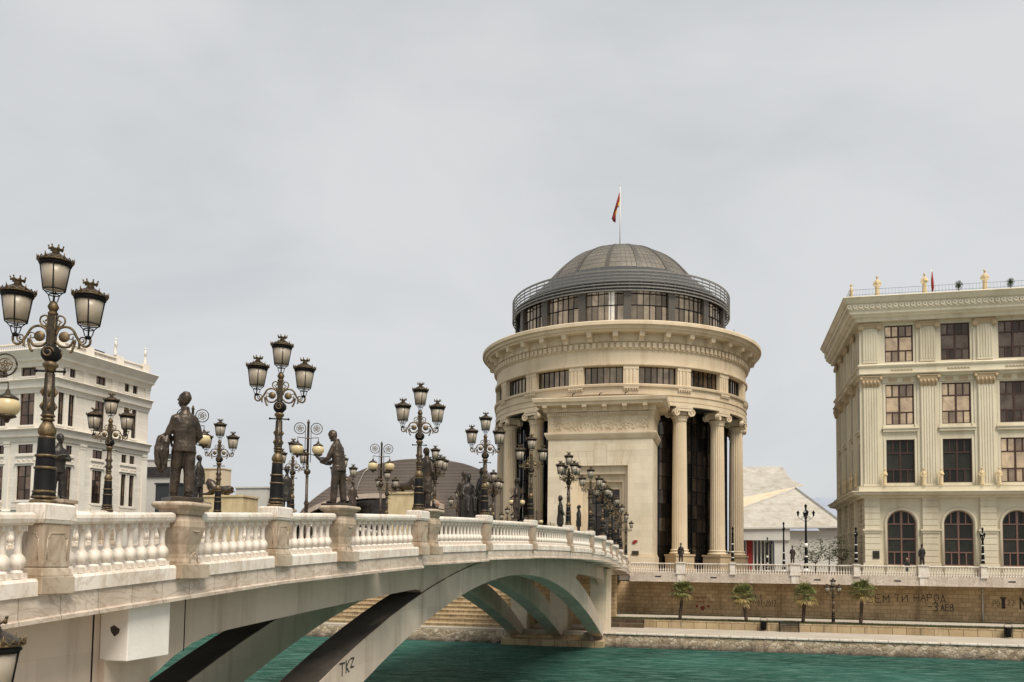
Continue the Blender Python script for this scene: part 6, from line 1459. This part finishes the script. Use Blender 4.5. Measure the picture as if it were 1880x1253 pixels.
# grey arched hall
gh = qthing('arched_hall', -30, 60, 6.6, 'wide grey-brown hall with a low arched roof behind the bridge', 'building')
M['ribroof'] = stone('ribbed_roof', (.2, .17, .15), (.165, .14, .12), stain=(.1, .085, .07), stain_amt=.2, rough=.6, scale=.3, courses=(80, .6), mort=.5, msize=.06)
w = MB(); w.M = QM; T3 = 60
arcp = [(540, 955), (560, 930), (590, 905), (630, 879), (680, 857), (730, 845), (785, 843), (840, 849), (880, 862), (920, 885), (960, 925)]
R = []
for x, y, _ in smooth([(x, y, 0) for x, y in arcp]):
    a1 = QV(x, y, T3); R.append([a1, (a1[0], T3 + 40, a1[2] + .5), (a1[0], T3 + 40, 5), (a1[0], T3, 5)])
w.rings(R, sm=False); w.build('roof', M['ribroof'], gh, world=True)
w = MB(); w.M = QM
low_ = [(530, 975), (560, 945), (600, 925), (650, 914), (700, 911), (760, 917), (800, 928)]
pts = [QV(x, y, T3 - 5) for x, y, _ in smooth([(x, y, 0) for x, y in low_])]
w.rings([[(p_[0], p_[1] - .6, p_[2] - .45), (p_[0], p_[1] + 5, p_[2] - .45), (p_[0], p_[1] + 5, p_[2] + .45), (p_[0], p_[1] - .6, p_[2] + .45)] for p_ in pts], sm=False); w.build('eaves', M['concrete'], gh, world=True)
w = MB(); w.M = QM; w.rings([[(p_[0], p_[1] + 1, 5), (p_[0], p_[1] + 1.3, 5), (p_[0], p_[1] + 1.3, p_[2] - .3), (p_[0], p_[1] + 1, p_[2] - .3)] for p_ in pts], sm=False); w.build('glass_front', M['g_rot'], gh, world=True)
w = MB(); w.M = QM; 
for P_, r_ in (([(652, 905), (660, 885), (668, 868), (676, 860)], .05),):
    w.tube([Vector(QV(x, y, T3 - .2)) for x, y in P_], r_, 5)
w.build('roof_seam', M['whitepaint'], gh, world=True)
def blockb(name, x0, x1, yt, yb, t, dep, mat, lab, cat='building', parts=None):
    a, zt = QP(x0, yt, t); c, _ = QP(x1, yt, t); o = qthing(name, (a + c) / 2, t, 6.6, lab, cat); w = MB(); w.M = QM; w.box(a, c, t, t + dep, 6, zt); w.build('wall', mat, o, world=True)
    w = MB(); w.M = QM; w.box(a - .15, c + .15, t - .15, t + dep + .15, zt, zt + .25); w.build('coping', mat, o, world=True); return o, a, c, zt
blockb('lion_plinth', 366, 446, 913, 950, 12, 4, M['gold_stone'], 'long golden stone block under the bronze lion left of the second lamp', 'plinth')
blockb('lion_plinth', 712, 764, 907, 950, 12, 4, M['gold_stone'], 'long golden stone block under the bronze lion left of the third lamp', 'plinth')
blockb('white_block', 433, 490, 897, 950, 34, 3, M['hallplain'], 'plain white flat-roofed block left of the second lamp')
o, a, c, zt = blockb('white_house', 265, 330, 846, 950, 60, 5, M['hallplain'], 'white house with a strip of windows behind the coat statue')
w = MB(); w.M = QM; a1, z1 = QP(265, 858, 59.8); c1, z0 = QP(330, 875, 59.8); w.box(a1, c1, 59.7, 59.95, z0, z1); w.build('window_strip', M['g_rot'], o, world=True)
w = MB(); w.M = QM; a1, z1 = QP(300, 838, 66); 
for k in range(4): w.tube([(a1 + k * .9, 66, zt), (a1 + k * .9, 66, zt + 3.5 + k % 2 * 2)], .06, 4)
w.box(a1 - 1, a1 + 4, 65, 68, zt, zt + 2); w.build('antenna', M['steel'], o, world=True)
blockb('beige_house', 372, 410, 862, 950, 66, 3, M['cream'], 'pale beige house behind the left bronze lion')
o, a, c, zt = blockb('dark_shed', 286, 330, 890, 950, 24, 5, M['slate'], 'dark slanted shed wall left of the coat statue')
# lions
def lion_mesh():
    mb = MB()
    mb.tube([(-1.6, 0, .55), (-1.2, 0, .62), (-.4, 0, .6), (.4, 0, .68), (.9, 0, .8)], [.42, .5, .45, .5, .48], 12)
    mb.tube([(.7, 0, .8), (1.1, 0, 1.25), (1.35, 0, 1.5)], [.52, .58, .45], 12); mb.sph((1.35, 0, 1.45), (.42, .45, .48), 12, 9); mb.sph((1.05, 0, 1.1), (.6, .55, .7), 12, 9); mb.sph((1.65, 0, 1.38), (.3, .2, .2), 10, 7); mb.sph((1.5, 0, 1.6), (.22, .22, .2), 10, 7)
    for s_ in (-1, 1):
        mb.tube([(.9, s_ * .32, .6), (1.1, s_ * .34, .25), (1.5, s_ * .34, .12), (2.0, s_ * .34, .1)], [.25, .2, .14, .14], 10); mb.sph((2.05, s_ * .34, .12), (.2, .15, .13), 8, 6)
        mb.tube([(-1.3, s_ * .38, .5), (-.9, s_ * .5, .55), (-.8, s_ * .5, .15), (-.3, s_ * .5, .1)], [.36, .3, .16, .13], 10); mb.sph((1.35, s_ * .25, 1.88), .09, 6, 5)
        for k in range(7): mb.tube([(1.3 - .08 * k, s_ * .3, 1.75 - .16 * k), (1.05 - .1 * k, s_ * .48, 1.5 - .16 * k)], [.12, .06], 6)
    mb.tube([(-1.7, 0, .5), (-2.1, .2, .3), (-1.9, .6, .12), (-1.3, .75, .1)], [.08, .06, .05, .09], 6)
    me = bpy.data.meshes.new('lion'); me.from_pydata(mb.v, [], mb.f); o = bpy.data.objects.new('lion', me); COL.objects.link(o)
    r = o.modifiers.new('r', 'REMESH'); r.mode = 'VOXEL'; r.voxel_size = .06; s_ = o.modifiers.new('s', 'SMOOTH'); s_.iterations = 2
    me2 = bpy.data.meshes.new_from_object(o.evaluated_get(bpy.context.evaluated_depsgraph_get())); me2.polygons.foreach_set('use_smooth', [True] * len(me2.polygons)); me2.materials.append(M['bronze']); bpy.data.objects.remove(o); return me2
LM = lion_mesh()
for px, lab, flip, sc in ((403, 'bronze lion lying on its golden block, facing left, by the second far lamp', PI, 1.2), (744, 'bronze lion lying on its golden block left of the third lamp', 0, 1.15)):
    a, zt = QP(px, 913 if px < 500 else 907, 13.5); o = bpy.data.objects.new('lion_statue', LM); COL.objects.link(o); o.location = Q(a, 13.5, zt + .28); o.rotation_euler = (0, 0, QA + flip); o.scale = (sc, sc, sc); tag(o, lab, 'statue', 'bronze lions')
# mountains
mm, nt, b = newmat('mountain_slope'); v = coords(nt); col = mix(nt, ramp(nt, noise(nt, v, .004, 6), [(.35, g(0)), (.65, g(1))]), (.27, .3, .36), (.3, .325, .38)); nt.links.new(col, b.inputs['Base Color']); b.inputs['Roughness'].default_value = 1  # distance haze is put into this pale blue-grey slope colour
w = MB(); R = []; r_ = random.Random(4); R0 = []
for i in range(140):
    x = -9000 + i * 130; Y = 6500; hgt = 380 + 70 * math.sin(i * .21) + 40 * math.sin(i * .57 + 1) + r_.uniform(-8, 8)
    hgt *= 1.32 if 78 < i < 102 else .6
    R.append([(x, Y, -10), (x, Y + 2600, -10), (x + 60, Y + 1300, hgt * 1.15), (x + r_.uniform(-30, 30), Y + 600, hgt * .62)])
w.rings(R, sm=False); tag(w.build('mountains', mm, world=True), 'distant blue-grey mountains', kind='structure')
# ------------------------------------------------------------------ world and light
wd = bpy.data.worlds.new('World'); S.world = wd; wd.use_nodes = True; nt = wd.node_tree
bg = nt.nodes['Background']
SE, SR = math.radians(57), math.radians(150)
sky = N(nt, 'ShaderNodeTexSky', sky_type='NISHITA'); sky.sun_disc = False; sky.sun_elevation = SE; sky.sun_rotation = SR
tc = N(nt, 'ShaderNodeTexCoord')
n1 = noise(nt, tc.outputs['Generated'], 1.6, 6, .5, .5, stretch=(1, 1, 2.2))
n2 = noise(nt, tc.outputs['Generated'], 4.5, 5, .5, .7, stretch=(1, 1, 2.5))
cl = mix(nt, ramp(nt, n1, [(.36, g(0)), (.64, g(1))]), (5.1, 5.25, 5.42), (6.5, 6.6, 6.68))
cl = mix(nt, ramp(nt, n2, [(.4, g(0)), (.7, g(.22))]), cl, (6.9, 6.95, 6.9))
cc = mix(nt, .94, sky.outputs[0], cl)
nt.links.new(cc, bg.inputs[0]); bg.inputs[1].default_value = .083
sl = bpy.data.lights.new('sun', 'SUN'); so = bpy.data.objects.new('sun', sl); COL.objects.link(so)
sl.energy = 3.3; sl.angle = math.radians(28); sl.color = (1, .93, .82)
az = SR; dirv = Vector((math.sin(az) * math.cos(SE), math.cos(az) * math.cos(SE), math.sin(SE)))
so.rotation_euler = dirv.to_track_quat('Z', 'Y').to_euler()
S.view_settings.view_transform = 'Standard'; S.view_settings.look = 'None'; S.view_settings.gamma = 1; S.view_settings.exposure = EXPO
S.render.engine = 'CYCLES'
S.render.resolution_x = 1024; S.render.resolution_y = 682
